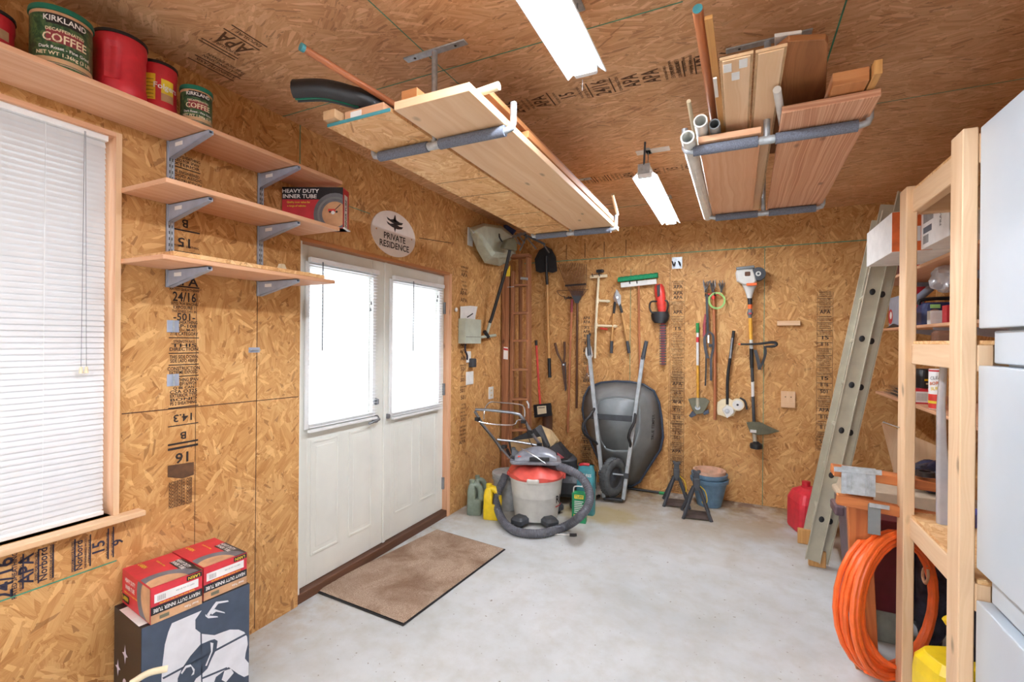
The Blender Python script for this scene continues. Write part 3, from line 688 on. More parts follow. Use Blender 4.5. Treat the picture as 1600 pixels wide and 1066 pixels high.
def metal_can(y, x, R, h, label, lid=True):
    z = 2.3592; c = (x, y); A0 = math.atan2(-y, 2.2-x)+0.12
    t = thing('coffee_can', label, 'coffee can', (x, y, z), 'coffee cans on the top wall shelf')
    m = MB().lathe([(R*0.93, 0.001), (R*0.98, 0), (R, 0.003), (R*0.985, 0.008), (R*0.985, h-0.008), (R, h-0.003), (R*0.97, h)], 'coffee_green', T(x, y, z), 40, caps=True)
    band(m, c, R*0.99, z+0.003, z+0.010, 'chrome'); band(m, c, R*0.992, z+0.012, z+0.026, 'tan'); band(m, c, R*0.992, z+h-0.022, z+h-0.012, 'kraft')
    s = h/0.175
    band(m, c, R*0.993, z+h-0.050*s, z+h-0.020*s, 'card_black', A0-0.62, A0+0.62, 12); wraptext(m, 'KIRKLAND', 0.023*s, 'label_white', c, R*0.996, A0, z+h-0.035*s, 0.95)
    band(m, c, R*0.993, z+0.070*s, z+0.108*s, 'leather_red', A0-0.62, A0+0.62, 12)
    wraptext(m, 'DECAFFEINATED', 0.013*s, 'cream', c, R*0.996, A0, z+0.108*s, 0.95); wraptext(m, 'COFFEE', 0.035*s, 'cream', c, R*0.997, A0, z+0.083*s, 0.9)
    wraptext(m, 'Dark Roast - Fine Grind', 0.013*s, 'label_white', c, R*0.996, A0, z+0.054*s); wraptext(m, 'NET WT 1.36kg (3 LB)', 0.015*s, 'cream', c, R*0.996, A0, z+0.036*s)
    m.build('can_body', t)
    MB().lathe([(R*0.2, h+0.004), (R*0.9, h+0.004), (R*0.93, h+0.007), (R*1.02, h+0.006), (R*1.04, h), (R*1.04, h-0.010), (R*1.01, h-0.010)], 'lid_green', T(x, y, z), 40, caps=True).build('lid', t)
def red_tub(y, x, R, h, label, yellow, front=False):
    z = 2.3592; c = (x, y); A0 = math.atan2(-y, 2.2-x)
    t = thing('coffee_can', label, 'coffee can', (x, y, z), 'coffee cans on the top wall shelf')
    n = 48; rings = []
    for zz, rr in ((0.001, 0.90), (0.004, 0.96), (0.02, 1.0), (0.045, 1.0), (0.055, 0.96), (h-0.05, 0.96), (h-0.035, 1.0), (h-0.012, 1.0), (h, 0.97)):
        ring = []
        for i in range(n):
            a = 2*PI*i/n; r = R*rr
            if 0.05 < zz < h-0.04 and not yellow: 
                dlt = abs((a-(A0-0.30)+PI) % (2*PI)-PI)
                if dlt < 0.28: r -= 0.010
            ring.append((r*math.cos(a), r*math.sin(a), zz))
        rings.append(ring)
    m = MB().loft(rings, 'red_plastic', T(x, y, z))
    if yellow:
        band(m, c, R*0.965, z+0.025, z+h-0.04, 'yellow_print', A0-0.95, A0-0.15, 16)
        for i in range(7): band(m, c, R*0.968, z+0.045+i*0.014, z+0.047+i*0.014, 'ink_brown', A0-0.8, A0-0.25, 8)
        band(m, c, R*0.965, z+0.06, z+h-0.06, 'yellow_print', A0+0.15, A0+0.9, 12); wraptext(m, 'Folgers', 0.03, 'label_white', c, R*0.975, A0+0.45, z+0.11)
        band(m, c, R*0.97, z+0.055, z+0.085, 'tan', A0+0.15, A0+0.9, 12)
    m.build('tub_body', t)
    MB().lathe([(R*0.2, h+0.003), (R*0.92, h+0.003), (R*1.02, h+0.005), (R*1.03, h-0.006), (R*1.0, h-0.006)], 'black_plastic', T(x, y, z), 40, caps=True).build('lid', t)
metal_can(0.752, 0.185, 0.0775, 0.185, 'large green coffee can with green lid, nearest the camera on the top shelf')
red_tub(0.922, 0.170, 0.078, 0.215, 'plain red coffee tub with black lid right beside the large green can', False)
red_tub(1.062, 0.140, 0.062, 0.20, 'red coffee tub with yellow label, beside the small green coffee can', True)
metal_can(1.172, 0.200, 0.056, 0.145, 'small green coffee can, last in the row away from the camera')
red_tub(0.60, 0.10, 0.066, 0.135, 'small red coffee tub half hidden at the left edge behind the large green can', True)

def tube_box(M, dims, label, flipx=True, big=False):
    a, b, c = dims; q = Card(M, dims, 'red_card')
    # end face (-y): title, tyre arc, maker mark
    q.txt('-y', 'HEAVY DUTY', a*0.30, c*0.76, c*0.17, 'label_white', 0.72); q.txt('-y', 'INNER TUBE', a*0.30, c*0.56, c*0.17, 'label_white', 0.72)
    q.txt('-y', 'Quality inner tubes for a range of vehicles', a*0.33, c*0.40, c*0.07, 'yellow_print', 0.8)
    q.ring('-y', a*0.98, c*0.62, a*0.30, a*0.44, 'grey_plastic', 2, PI*0.5, PI*1.5, clip=(0, 0.004, a, c-0.004)); q.ring('-y', a*0.98, c*0.62, 0, a*0.30, 'kraft', 2, PI*0.5, PI*1.5, clip=(0, 0.004, a, c-0.004))
    q.rect('-y', 0.006, c*0.08, a*0.26, c*0.30, 'card_black', 2); q.txt('-y', 'LARIN', a*0.135, c*0.19, c*0.17, 'yellow_print', 0.9)
    # long side (+x)
    q.rect('+x', 0.0, 0.0, b, c*0.24, 'kraft', 1); q.rect('+x', 0.0, c*0.24, b, c*0.47, 'card_black', 1); q.txt('+x', 'HEAVY DUTY INNER TUBE', b*0.5, c*0.355, c*0.15, 'label_white', 0.66, PI); q.txt('+x', 'Quality inner tubes for lawn and garden', b*0.5, c*0.51, c*0.065, 'yellow_print', 0.85, PI)
    q.rect('+x', b*0.06, c*0.56, b*0.92, c*0.80, 'label_white', 2)
    for i in range(9): q.rect('+x', b*(0.12+0.018*i), c*0.60, b*(0.127+0.018*i), c*0.74, 'barcode', 3)
    q.txt('+x', 'HWY 21 CA 20 USA', b*0.65, c*0.70, c*0.06, 'barcode', 0.9, PI)
    q.rect('+x', b*0.68, c*0.84, b*0.99, c*0.98, 'card_black', 2); q.txt('+x', 'LARIN', b*0.83, c*0.91, c*0.12, 'yellow_print', 0.95, PI); q.txt('+x', 'Inner Tube', b*0.78, c*0.12, c*0.09, 'label_white', 0.9, PI)
    q.rect('+x', b*0.16, c*0.07, b*0.34, c*0.17, 'olive', 2)
    # top: dark corner, tyre arc and titles
    q.ring('+z', a*0.98, b*0.30, a*0.26, a*0.40, 'grey_plastic', 2, PI*0.5, PI*1.5, clip=(0, 0.002, a, b-0.002)); q.ring('+z', a*0.98, b*0.30, 0, a*0.26, 'kraft', 2, PI*0.5, PI*1.5, clip=(0, 0.002, a, b-0.002))
    q.rect('+z', a*0.35, b*0.72, a, b, 'card_black', 1); q.txt('+z', 'HEAVY DUTY', a*0.55, b*0.90, b*0.12, 'label_white', 0.9); q.txt('+z', 'INNER TUBE', a*0.55, b*0.79, b*0.12, 'label_white', 0.9); q.txt('+z', 'Quality inner tubes', a*0.28, b*0.6, b*0.06, 'yellow_print'); q.txt('+z', 'LARIN', a*0.16, b*0.3, b*0.13, 'yellow_print')
    return tag(q.build('inner_tube_box', bevel=0.001), label, 'box', 'inner tube boxes')
ang = math.atan2(0.367, 0.049)-PI/2
BXO = Vector((0.012, 0.965, 0)); 
def floorM(x, y, z, a): return T(x, y, z) @ RZ(a)
# black box with moon print on the floor
bm = floorM(0.02, 0.985, 0, ang); dims = (0.262, 0.385, 0.448)
q = Card(bm, dims, 'card_black'); q.rect('+x', 0.001, 0.001, 0.384, 0.447, 'card_navy', 1)
inv = (q.fr('+x', 0.001)).inverted(); n3 = bm.to_3x3() @ Vector((1, 0, 0)); p3 = bm @ Vector((0.262, 0, 0))
def fp(cx, cy): w = inv @ PLN(p3, n3, 160+cx/4.516, 830+cy/4.516); return (min(max(w.x, 0.002), 0.383), min(max(w.y, 0.002), 0.446))
def shp(pts, mat, k): q.dec('+x', [fp(*p) for p in pts], mat, k)
shp([(490, 650), (700, 560), (655, 625), (655, 690), (700, 725), (790, 735), (850, 712), (900, 695), (960, 695), (1000, 712), (1020, 745), (1025, 800), (1010, 860), (1005, 900), (1035, 930), (1040, 1010), (1000, 1030), (960, 1010), (890, 960), (800, 1030), (770, 1120), (760, 1300), (500, 1300), (440, 1200), (415, 1060), (422, 950), (440, 800), (465, 710)], 'moon_white', 2)
shp([(760, 770), (790, 762), (812, 775), (805, 830), (770, 900), (740, 970), (700, 1010), (660, 1040), (620, 1110), (530, 1120), (530, 1040), (560, 970), (620, 880), (690, 800)], 'card_navy', 3)
for a, b, w in (((695, 720), (700, 1066), 5), ((1010, 728), (425, 1040), 5), ((880, 965), (700, 1040), 5)):
    shp([(a[0]-w, a[1]-w), (a[0]+w, a[1]+w), (b[0]+w, b[1]+w), (b[0]-w, b[1]-w)], 'card_navy', 3)
shp([(760, 785), (782, 790), (775, 850), (735, 950), (724, 950), (765, 850)], 'moon_white', 4)
shp([(560, 1010), (590, 965), (625, 955), (640, 990), (625, 1020), (645, 1010), (650, 975), (620, 940), (585, 950), (552, 1000)], 'moon_white', 4)
for pts in ([(780, 525), (800, 498), (885, 488), (890, 498), (815, 512), (795, 540), (750, 600), (735, 590)], [(765, 575), (790, 550), (860, 572), (865, 580), (800, 568), (770, 590)], [(725, 585), (735, 595), (810, 600), (815, 608), (745, 615), (725, 600)]): shp(pts, 'moon_white', 4)
shp([(840, 1050), (860, 985), (905, 970), (925, 1000), (870, 1066)], 'moon_white', 4)
for cx, cy, s in ((0.115, 0.30, 0.028), (0.045, 0.225, 0.026), (0.19, 0.165, 0.024)):
    q.dec('-y', [(cx, cy+s*1.3), (cx-s*0.3, cy+s*0.25), (cx-s, cy), (cx-s*0.3, cy-s*0.25), (cx, cy-s*1.3), (cx+s*0.3, cy-s*0.25), (cx+s, cy), (cx+s*0.3, cy+s*0.25)], 'star_lilac', 2)
q.dec('-y', [(0.115+0.024*math.cos(a*PI/10), 0.175+0.034*math.sin(a*PI/10)) for a in range(20)], 'star_lilac', 2)
q.rect('+z', 0.05, 0.0, 0.24, 0.16, 'label_white', 1); q.rect('+z', 0.17, 0.08, 0.23, 0.12, 'card_navy', 2)
tag(q.build('cardboard_box', bevel=0.0015), 'black and navy cardboard box with white moon and star print on the floor', 'box')
tube_box(floorM(0.018, 1.012, 0.4495, ang), (0.272, 0.170, 0.132), 'red inner tube box nearer the camera, on top of the black moon box')
tube_box(floorM(0.030, 1.187, 0.4495, ang+0.02), (0.272, 0.170, 0.132), 'red inner tube box at the far end on top of the black moon box')
# inner tube box standing on the middle shelf, face to the camera
bd = Vector((0.905, 0.425, 0)); 
bm2 = T(0.015, 1.722, 2.0895) @ RZ(math.atan2(bd.y, bd.x)); dims = (0.325, 0.085, 0.218)
q = Card(bm2, dims, 'red_card'); a, b, c = dims
q.rect('-y', 0, c*0.70, a, c, 'card_black', 1); q.txt('-y', 'HEAVY DUTY', a*0.30, c*0.90, c*0.13, 'label_white', 1.15); q.txt('-y', 'INNER TUBE', a*0.29, c*0.77, c*0.13, 'label_white', 1.15)
q.txt('-y', 'Quality inner tubes for', a*0.27, c*0.63, c*0.065, 'yellow_print', 0.95); q.txt('-y', 'a range of vehicles', a*0.24, c*0.54, c*0.065, 'yellow_print', 0.95)
q.rect('-y', a*0.62, 0.002, a*0.985, c*0.70, 'kraft', 1)
q.ring('-y', a*0.87, c*0.34, a*0.21, a*0.35, 'grey_plastic', 2, clip=(0.0, 0.004, a, c*0.97)); q.ring('-y', a*0.87, c*0.34, a*0.255, a*0.29, 'tray_grey', 3, clip=(0, 0.004, a, c*0.97)); q.ring('-y', a*0.87, c*0.34, 0, a*0.21, 'kraft', 2, clip=(0, 0.004, a, c))
q.rect('-y', a*0.76, c*0.40, a*0.88, c*0.47, 'red_bright', 4); q.ring('-y', a*0.84, c*0.38, 0, a*0.03, 'label_white', 5); q.ring('-y', a*0.79, c*0.40, 0, a*0.018, 'card_black', 5); q.ring('-y', a*0.90, c*0.40, 0, a*0.018, 'card_black', 5)
q.dec('-y', [(a*0.88, c*0.45), (a*0.97, c*0.58), (a*0.96, c*0.59), (a*0.87, c*0.46)], 'card_black', 4)
q.rect('+x', 0, 0, b, c*0.9, 'red_card', 1); q.rect('+x', b*0.2, 0.01, b*0.75, c*0.85, 'label_white', 2); q.txt('+x', 'INNER TUBE', b*0.5, c*0.4, b*0.4, 'card_black', 0.8, PI/2, 3)
q.bx((0.05, 0.002, -0.0), (a+0.012, b-0.002, 0.006), 'paper', bm2)
tag(q.build('inner_tube_box', bevel=0.001), 'red and black inner tube box standing on the middle wall shelf', 'box', 'inner tube boxes')

# ---- objects by the lower left edge: pale wooden stick and pot-like grey lump
m = MB().tube([X(0.33, 205, 1068), X(0.36, 232, 1052), X(0.39, 262, 1045)], 0.011, 'cream', 10, sub=4)
tag(m.build('broom_handle'), 'cream coloured stick end poking up in front of the black moon box', 'stick')

# ---- oval sign over the door
sc = (X(0, 614, 366)); sy, sz = (2.878-2.408)/2, (2.405-2.089)/2
sy = 0.235; c0 = (sc.y+0.01, sc.z)
m = MB().prism([(c0[0]+sy*math.cos(a*PI/24), c0[1]+sz*math.sin(a*PI/24)) for a in range(48)], 0.008, 'sign_face', Matrix(((0, 0, 1, 0.0), (1, 0, 0, 0), (0, 1, 0, 0), (0, 0, 0, 1))))
SF = frame((0.0092, c0[0], c0[1]), (0, 1, 0), (0, 0, 1))
m.text('PRIVATE', 0.062, 'ink', SF @ T(0.0, -0.028, 0), 1.02); m.text('RESIDENCE', 0.062, 'ink', SF @ T(0.0, -0.085, 0), 1.02)
for dz in (0.045, 0.075):
    m.add([(x, y+dz+0.012, 0) for x, y in ((-0.09, 0.018), (-0.05, 0.008), (0.0, 0.02), (0.05, 0.008), (0.09, 0.012), (0.075, -0.006), (0.03, -0.016), (-0.03, -0.012), (-0.075, 0.0))], [tuple(range(9))], 'ink', SF)
m.add([(-0.02, 0.09, 0), (-0.004, 0.135, 0), (0.004, 0.135, 0), (0.016, 0.09, 0)], [(0, 3, 2, 1)], 'ink', SF); m.add([(-0.012, 0.045, 0), (0.012, 0.045, 0), (0.0, 0.012, 0)], [(0, 2, 1)], 'ink', SF)
m.cyl((0.008, c0[0]+0.19, c0[1]), (0.0105, c0[0]+0.19, c0[1]), 0.006, None, 'kraft', 10).cyl((0.008, c0[0]-0.19, c0[1]), (0.0105, c0[0]-0.19, c0[1]), 0.006, None, 'kraft', 10)
tag(m.build('oval_sign', bevel=0.0005), 'white oval sign reading PRIVATE RESIDENCE above the double door', 'sign')
for px, py, lab in ((270, 510, 'upper small blue-grey metal clip on the stamped panel near the window'), (270, 594, 'lower small blue-grey metal clip on the stamped panel near the window'), (397, 547, 'small blue-grey metal clip alone on the wall left of the door')):
    q = X(0, px, py); m = MB()
    if px < 300: m.bx((0, q.y-0.024, q.z-0.026), (0.003, q.y+0.024, q.z+0.026), 'steel_blue').bx((0.003, q.y-0.003, q.z-0.026), (0.010, q.y+0.003, q.z+0.026), 'galv')
    else: m.bx((0, q.y-0.03, q.z-0.013), (0.003, q.y+0.03, q.z+0.013), 'steel_blue').bx((0.003, q.y-0.028, q.z-0.003), (0.012, q.y+0.028, q.z+0.003), 'galv')
    tag(m.build('wall_clip', bevel=0.0006), lab, 'clip', 'metal clips on the left wall')

# ================================================================ CEILING RACKS
def rack(name, y, xl, xc, xr, z, label, up=0.10, plate=True, foamr=0.021, tip='white_plastic'):
    t = thing('ceiling_rack', label, 'ceiling rack', (xc, y, H), 'foam wrapped ceiling storage racks')
    MB().tube([(xl, y, z+up), (xl, y, z+0.018), (xl+0.006, y, z+0.006), (xl+0.03, y, z), (xr-0.03, y, z), (xr-0.006, y, z+0.006), (xr, y, z+0.022), (xr, y, z+up)], 0.0125, 'galv', 12).build('arm', t)
    for a, b in ((xl+0.035, xc-0.03), (xc+0.03, xr-0.035)): MB().cyl((a, y, z), (b, y, z), foamr, None, 'foam', 18).build('foam_sleeve', t)
    MB().cyl((xc, y, z), (xc, y, H-0.006), 0.012, None, 'galv', 12).cyl((xc-0.028, y, z), (xc+0.028, y, z), 0.0165, None, 'galv', 12).build('stem', t)
    MB().bx((xc-0.15, y-0.018, H-0.006), (xc+0.15, y+0.018, H), 'galv').cyl((xc-0.1, y, H-0.009), (xc-0.1, y, H-0.005), 0.006, None, 'black_plastic', 8).cyl((xc+0.1, y, H-0.009), (xc+0.1, y, H-0.005), 0.006, None, 'black_plastic', 8).build('mounting_plate', t, 0.002)
    return t
ZR = 2.30
rack('a', 1.60, 0.755, 1.075, 1.437, ZR, 'foam wrapped ceiling rack arm on the left side, nearer the camera')
rack('b', 3.33, 0.775, 1.085, 1.42, ZR, 'foam wrapped ceiling rack arm on the left side, near the back wall')
rack('c', 2.10, 2.0, 2.305, 2.635, ZR, 'foam wrapped ceiling rack arm on the right side, nearer the camera')
rack('d', 3.28, 2.04, 2.345, 2.655, ZR, 'foam wrapped ceiling rack arm on the right side, near the back wall')
ZB = ZR+0.0215
def lumber(name, x0, x1, y0, y1, z, h, mat, label, cat='board', group=None, extra=None, bev=0.0015):
    m = MB().bx((x0, y0, z), (x1, y1, z+h), mat)
    if extra: extra(m)
    return tag(m.build(name, bevel=bev), label, cat, group)
GL = 'lumber on the left ceiling rack'; GR_ = 'lumber on the right ceiling rack'
def osbx(m):
    m.bx((0.766, 1.328, ZB), (1.075, 1.3315, ZB+0.012), 'teal')
    for y in (2.05, 2.3, 2.75, 3.1): m.beam((0.77, y, ZB-0.0005), (1.07, y+0.02, ZB-0.0005), 0.004, 0.001, 'ink_brown')
lumber('chipboard_strip', 0.766, 1.075, 1.333, 3.50, ZB, 0.012, 'osb_pale', 'pale chipboard strip with teal painted end on the left ceiling rack', 'board', GL, osbx)
lumber('pine_board', 1.092, 1.405, 1.33, 3.49, ZB, 0.030, 'pine_light', 'wide pale pine board, lowest on the left ceiling rack', 'board', GL)
lumber('narrow_board', 0.84, 1.03, 1.345, 3.40, ZB+0.0125, 0.038, 'pine', 'tan timber with a white tag lying on the chipboard strip', 'board', GL, lambda m: m.bx((0.87, 1.3435, ZB+0.018), (0.925, 1.3455, ZB+0.044), 'label_white'))
lumber('narrow_board', 0.775, 0.835, 1.30, 3.1, ZB+0.0125, 0.034, 'tan', 'light grey-brown timber at the outer edge of the chipboard strip', 'board', GL)
lumber('brown_plank', 1.18, 1.40, 1.47, 3.2, ZB+0.062, 0.022, 'brown_board', 'dark brown plank with clipped corners on top of the left ceiling rack', 'board', GL)
lumber('brown_plank', 1.12, 1.412, 1.80, 3.3, ZB+0.031, 0.030, 'cedar_edge', 'reddish plank stacked directly on the wide pine board', 'board', GL)
lumber('short_block', 1.10, 1.17, 1.36, 1.79, ZB+0.0305, 0.05, 'cedar_edge', 'brown batten end beside the stem of the near left rack', 'board', GL)
MBq = MB().cyl((1.28, 1.44, ZB+0.046), (1.465, 1.425, ZB+0.05), 0.014, None, 'cream', 12)
tag(MBq.build('dowel'), 'short cream dowel sticking out sideways from the left rack load', 'dowel', GL)
a0, a1 = Z(2.47, 470, 73), Z(2.435, 622, 167); d = (a1-a0)
m = MB().cyl(a0, a1+d*0.45, 0.0125, None, 'pole_brown', 14); d.normalize(); m.cyl(a0-d*0.001, a0+d*0.012, 0.0135, None, 'teal', 14)
tag(m.build('wooden_pole'), 'long thin brown pole with teal end sloping towards the camera on the left rack', 'pole', GL)
pts = [Z(2.45, 462, 142), Z(2.45, 505, 141), Z(2.435, 545, 150), Z(2.425, 580, 163)]; pts.append(pts[-1]+Vector((0.0, 0.25, 0.0))); pts.append(pts[-1]+Vector((0.0, 0.8, 0.0)))
sp = spline([Vector(p) for p in pts], 6); m = MB(); rings = []
for i, p in enumerate(sp):
    tt = (sp[min(i+1, len(sp)-1)]-sp[max(i-1, 0)]).normalized(); b = tt.cross(Vector((0, 0, 1))).normalized(); u = b.cross(tt)
    arc = [(-0.5+a*0.5) for a in range(0, 10)]
    R1, R2 = 0.040, 0.026; lo = -1.15; hi = 4.3
    ring = [p+(b*math.cos(lo+(hi-lo)*k/11)+u*math.sin(lo+(hi-lo)*k/11))*R1 for k in range(12)]+[p+(b*math.cos(hi-(hi-lo)*k/11)+u*math.sin(hi-(hi-lo)*k/11))*R2 for k in range(12)]
    rings.append(ring)
m.loft(rings, 'black_plastic'); m.tube([p-Vector((0, 0, 0.03)) for p in sp[:16]], 0.006, 'lid_green', 6)
tag(m.build('pipe_insulation'), 'bent black foam pipe insulation, split open at its end', 'pipe insulation', GL)

# right rack
lumber('plank', 2.055, 2.285, 2.07, 3.36, ZB, 0.024, 'pine', 'knotty pine board at the left of the right ceiling rack', 'board', GR_)
m = MB().slab([(2.345, 1.93, ZB), (2.63, 1.925, ZB), (2.655, 3.46, ZB), (2.37, 3.46, ZB)], (0, 0, 0.026), 'fir')
tag(m.build('plank', bevel=0.0015), 'wide striped fir plank at the right of the right ceiling rack', 'board', GR_)
def trim(x0, x1, zoff, near, label, tags):
    m = MB().bx((x0, near, ZB+zoff), (x1, 3.5, ZB+zoff+0.010), 'tan').bx((x0+0.008, near+0.004, ZB+zoff-0.004), (x1-0.008, 3.5, ZB+zoff), 'pine_light')
    for (u, v) in tags: m.bx((u, v, ZB+zoff-0.0055), (u+0.024, v+0.05, ZB+zoff-0.004), 'label_white')
    return tag(m.build('trim_board', bevel=0.001), label, 'board', GR_)
TY = Z(2.38, 1146, 92).y
trim(2.150, 2.245, 0.062, Z(2.38, 1146, 92).y, 'long trim board with three white stickers on the right rack', [(2.160, TY+0.02), (2.205, TY+0.012), (2.183, TY+0.08)])
trim(2.250, 2.335, 0.062, Z(2.38, 1185, 84).y, 'long trim board without stickers on the right rack', [])
m = MB().slab([Z(2.42, 1212, 80), Z(2.42, 1232, 65), Z(2.42, 1290, 62), Z(2.42, 1294, 68), Vector((2.56, 2.6, 2.42)), Vector((2.34, 2.6, 2.42))], (0, 0, 0.020), 'brown_board')
tag(m.build('plank', bevel=0.002), 'dark brown stained board with rounded end on the right rack', 'board', GR_)
m = MB().slab([Z(2.45, 1210, 58), Z(2.45, 1253, 52), Vector((2.41, 2.6, 2.45)), Vector((2.36, 2.6, 2.45))], (0, 0, 0.012), 'white_plastic')
tag(m.build('white_moulding', bevel=0.002), 'white moulding strip lying above the dark brown board', 'moulding', GR_)
m = MB().cyl(Z(2.36, 1214, 140), (2.365, 2.16, 2.365), 0.013, None, 'white_plastic', 12)
tag(m.build('white_rod'), 'white rod between the two halves of the right rack', 'rod', GR_)
p = Z(2.37, 1322, 128); m = MB().bx((2.485, 1.86, ZB+0.030), (2.585, 2.3, ZB+0.075), 'cedar_edge')
tag(m.build('timber_block', bevel=0.002), 'short brown timber block on the wide striped plank', 'board', GR_)
m = MB().bx((2.59, 1.83, ZB+0.030), (2.612, 2.4, ZB+0.075), 'ash'); tag(m.build('batten', bevel=0.001), 'slim yellowish batten beside the brown timber block', 'batten', GR_)
a0 = Z(2.47, 1090, 14); a1 = Z(2.46, 1119, 212); dd = (a1-a0)
m = MB().cyl(a0, a1+dd*0.5, 0.0155, None, 'pole_brown', 16); m.cyl(a0-dd.normalized()*0.002, a0+dd.normalized()*0.003, 0.014, None, 'teal', 12)
tag(m.build('wooden_pole'), 'thick brown wooden pole reaching towards the camera from the right rack', 'pole', GR_)
a0 = Z(2.45, 1107, 27); m = MB().beam(a0, (2.155, 2.4, 2.36), 0.022, 0.012, 'ash'); tag(m.build('batten'), 'thin tan batten beside the thick brown pole', 'batten', GR_)
a0 = Z(2.41, 1117, 122); m = MB().beam(a0, (2.14, 2.5, 2.395), 0.012, 0.006, 'white_plastic'); tag(m.build('white_strip'), 'thin white plastic strip between brown pole and trim boards', 'strip', GR_)
def pipe(p0, p1, R, label, mat='pvc'):
    p0, p1 = Vector(p0), Vector(p1); d = p1-p0; M = frame(p0, d, Vector((0, 0, 1)).cross(d)); L = d.length; r = R*0.78
    m = MB(); rot = Matrix(((0, 0, 1, 0), (1, 0, 0, 0), (0, 1, 0, 0), (0, 0, 0, 1)))
    m.lathe([(r, 0.3), (r, 0.0), (R, 0.0), (R, L), (r, L), (r, L-0.1)], mat, M @ rot, 20)
    return tag(m.build('plastic_pipe'), label, 'pipe', 'white pipes on the right rack')
pipe((2.018, 2.02, ZB+0.010), (2.026, 3.34, ZB+0.007), 0.0275, 'white plastic pipe lowest and outermost on the right rack')
pipe((2.068, 2.00, ZB+0.058), (2.072, 3.30, ZB+0.058), 0.0265, 'white plastic pipe resting above the lowest pipe of the right rack')
pipe((2.118, 2.03, ZB+0.048), (2.13, 3.30, ZB+0.045), 0.021, 'grey plastic pipe beside the two white pipes of the right rack', 'tray_grey')
a0 = Z(2.46, 1076, 158); m = MB().cyl(a0, (2.03, 2.6, 2.39), 0.0085, None, 'cream', 10); tag(m.build('dowel'), 'thin cream dowel standing above the white pipes of the right rack', 'dowel', GR_)
m = MB().cyl((1.425, 3.36, 2.41), Z(2.5, 957, 304)+Vector((0, 0, 0)), 0.011, None, 'cream', 10)
tag(m.build('dowel'), 'cream dowel standing upright at the far end of the left rack', 'dowel')
# ================================================================ TOOLS ON THE BACK WALL
def B(px, py, o=0.04): return Y(D-o, px, py)
GT = None
def rod(mb, pts, r, mat, n=12, o=0.04, sub=0): return mb.tube([B(p[0], p[1], p[2] if len(p) > 2 else o) for p in pts], r, mat, n, sub=sub)
def plate(mb, pts, mat, o=0.05, th=0.012): return mb.slab([B(px, py, o) for px, py in pts], (0, th, 0), mat)
def hook(px, py, w, label):
    m = MB(); q = B(px, py, 0)
    m.bx((q.x-w, D-0.008, q.z-0.008), (q.x+w, D, q.z+0.012), 'dark_grey')
    for s in (-1, 1): m.tube([(q.x+s*w*0.8, D-0.006, q.z), (q.x+s*w*0.8, D-0.05, q.z-0.012), (q.x+s*w*0.8, D-0.075, q.z-0.005), (q.x+s*w*0.8, D-0.085, q.z+0.014)], 0.005, 'black_plastic', 8, sub=3)
    return tag(m.build('wall_hook'), label, 'hook', 'double tool hooks on the back wall')
# dark bladed shovel
t = thing('shovel', 'black bladed shovel hung blade up, nearest the left corner of the back wall', 'shovel', B(855, 500))
R0 = [(853, 384), (862, 389), (869, 402), (871, 424), (864, 427), (853, 425), (844, 427), (837, 424), (835, 405), (842, 391)]
m = MB(); m.loft([[B(x, y, 0.075) for x, y in R0], [B(853+(x-853)*0.72, 406+(y-406)*0.75, 0.045) for x, y in R0]], 'black_plastic', smooth=False)
m.build('blade', t, 0.003); m = MB(); rod(m, [(853.5, 400, 0.085), (854, 428, 0.06), (855, 445, 0.05)], 0.016, 'black_plastic'); m.build('socket', t)
m = MB(); rod(m, [(855, 443, 0.05), (856, 500, 0.05), (858, 566, 0.05)], 0.0155, 'ash'); m.build('shaft', t)
m = MB(); rod(m, [(858, 560, 0.05), (859, 590, 0.05)], 0.019, 'black_plastic'); plabel(m.build('grip', t), 'black rubber grip')
# leaf rake
t = thing('leaf_rake', 'fan shaped rusty leaf rake hung head up on the back wall', 'rake', B(902, 550))
m = MB()
for i in range(17):
    f = i/16; m.tube([B(903+(f-.5)*6, 470, 0.06), B(886+f*30-0.5, 447, 0.075), B(873+f*43, 416+3*math.sin(PI*f)*-1, 0.085), B(873+f*43, 414, 0.11)], 0.0034, 'fan_rust', 5, sub=3)
m.build('tines', t); m = MB(); m.beam(B(883, 446.5, 0.075), B(916, 444, 0.075), 0.02, 0.006, 'black_plastic', (0, 1, 0)); m.prism([(B(x, y).x, B(x, y).z) for x, y in ((891, 455), (912, 455), (905, 474), (900, 474))], 0.012, 'dark_grey', Matrix(((1, 0, 0, 0), (0, 0, 1, D-0.068), (0, 1, 0, 0), (0, 0, 0, 1)))); m.build('spreader_bar', t)
m = MB(); rod(m, [(902, 472, 0.055), (901.5, 560, 0.03), (901, 638, 0.03)], 0.0125, 'dark_wood'); m.build('shaft', t)
# bow rake with pink grip
t = thing('garden_rake', 'slim garden rake with pink grip, left of the rusty leaf rake shaft', 'rake', B(890, 560))
m = MB(); m.tube([B(870, 454.5, 0.035), B(895, 453.5, 0.035), B(919, 452.5, 0.035)], 0.0035, 'fan_rust', 6); m.tube([B(870, 455, 0.035), B(876, 462, 0.035), B(893, 467, 0.04)], 0.0035, 'fan_rust', 6, sub=4); m.tube([B(893, 467, 0.04), B(908, 464, 0.035), B(916, 454, 0.035)], 0.0035, 'fan_rust', 6, sub=4); m.build('rake_head', t)
m = MB(); rod(m, [(893.5, 468, 0.045), (893, 488, 0.045)], 0.0135, 'leather_red'); m.build('grip', t)
m = MB(); rod(m, [(893, 486, 0.045), (890, 580, 0.04), (887, 676, 0.03)], 0.0125, 'pole_brown'); m.build('shaft', t)
hook(889, 466, 0.03, 'double hook under the leaf rake')
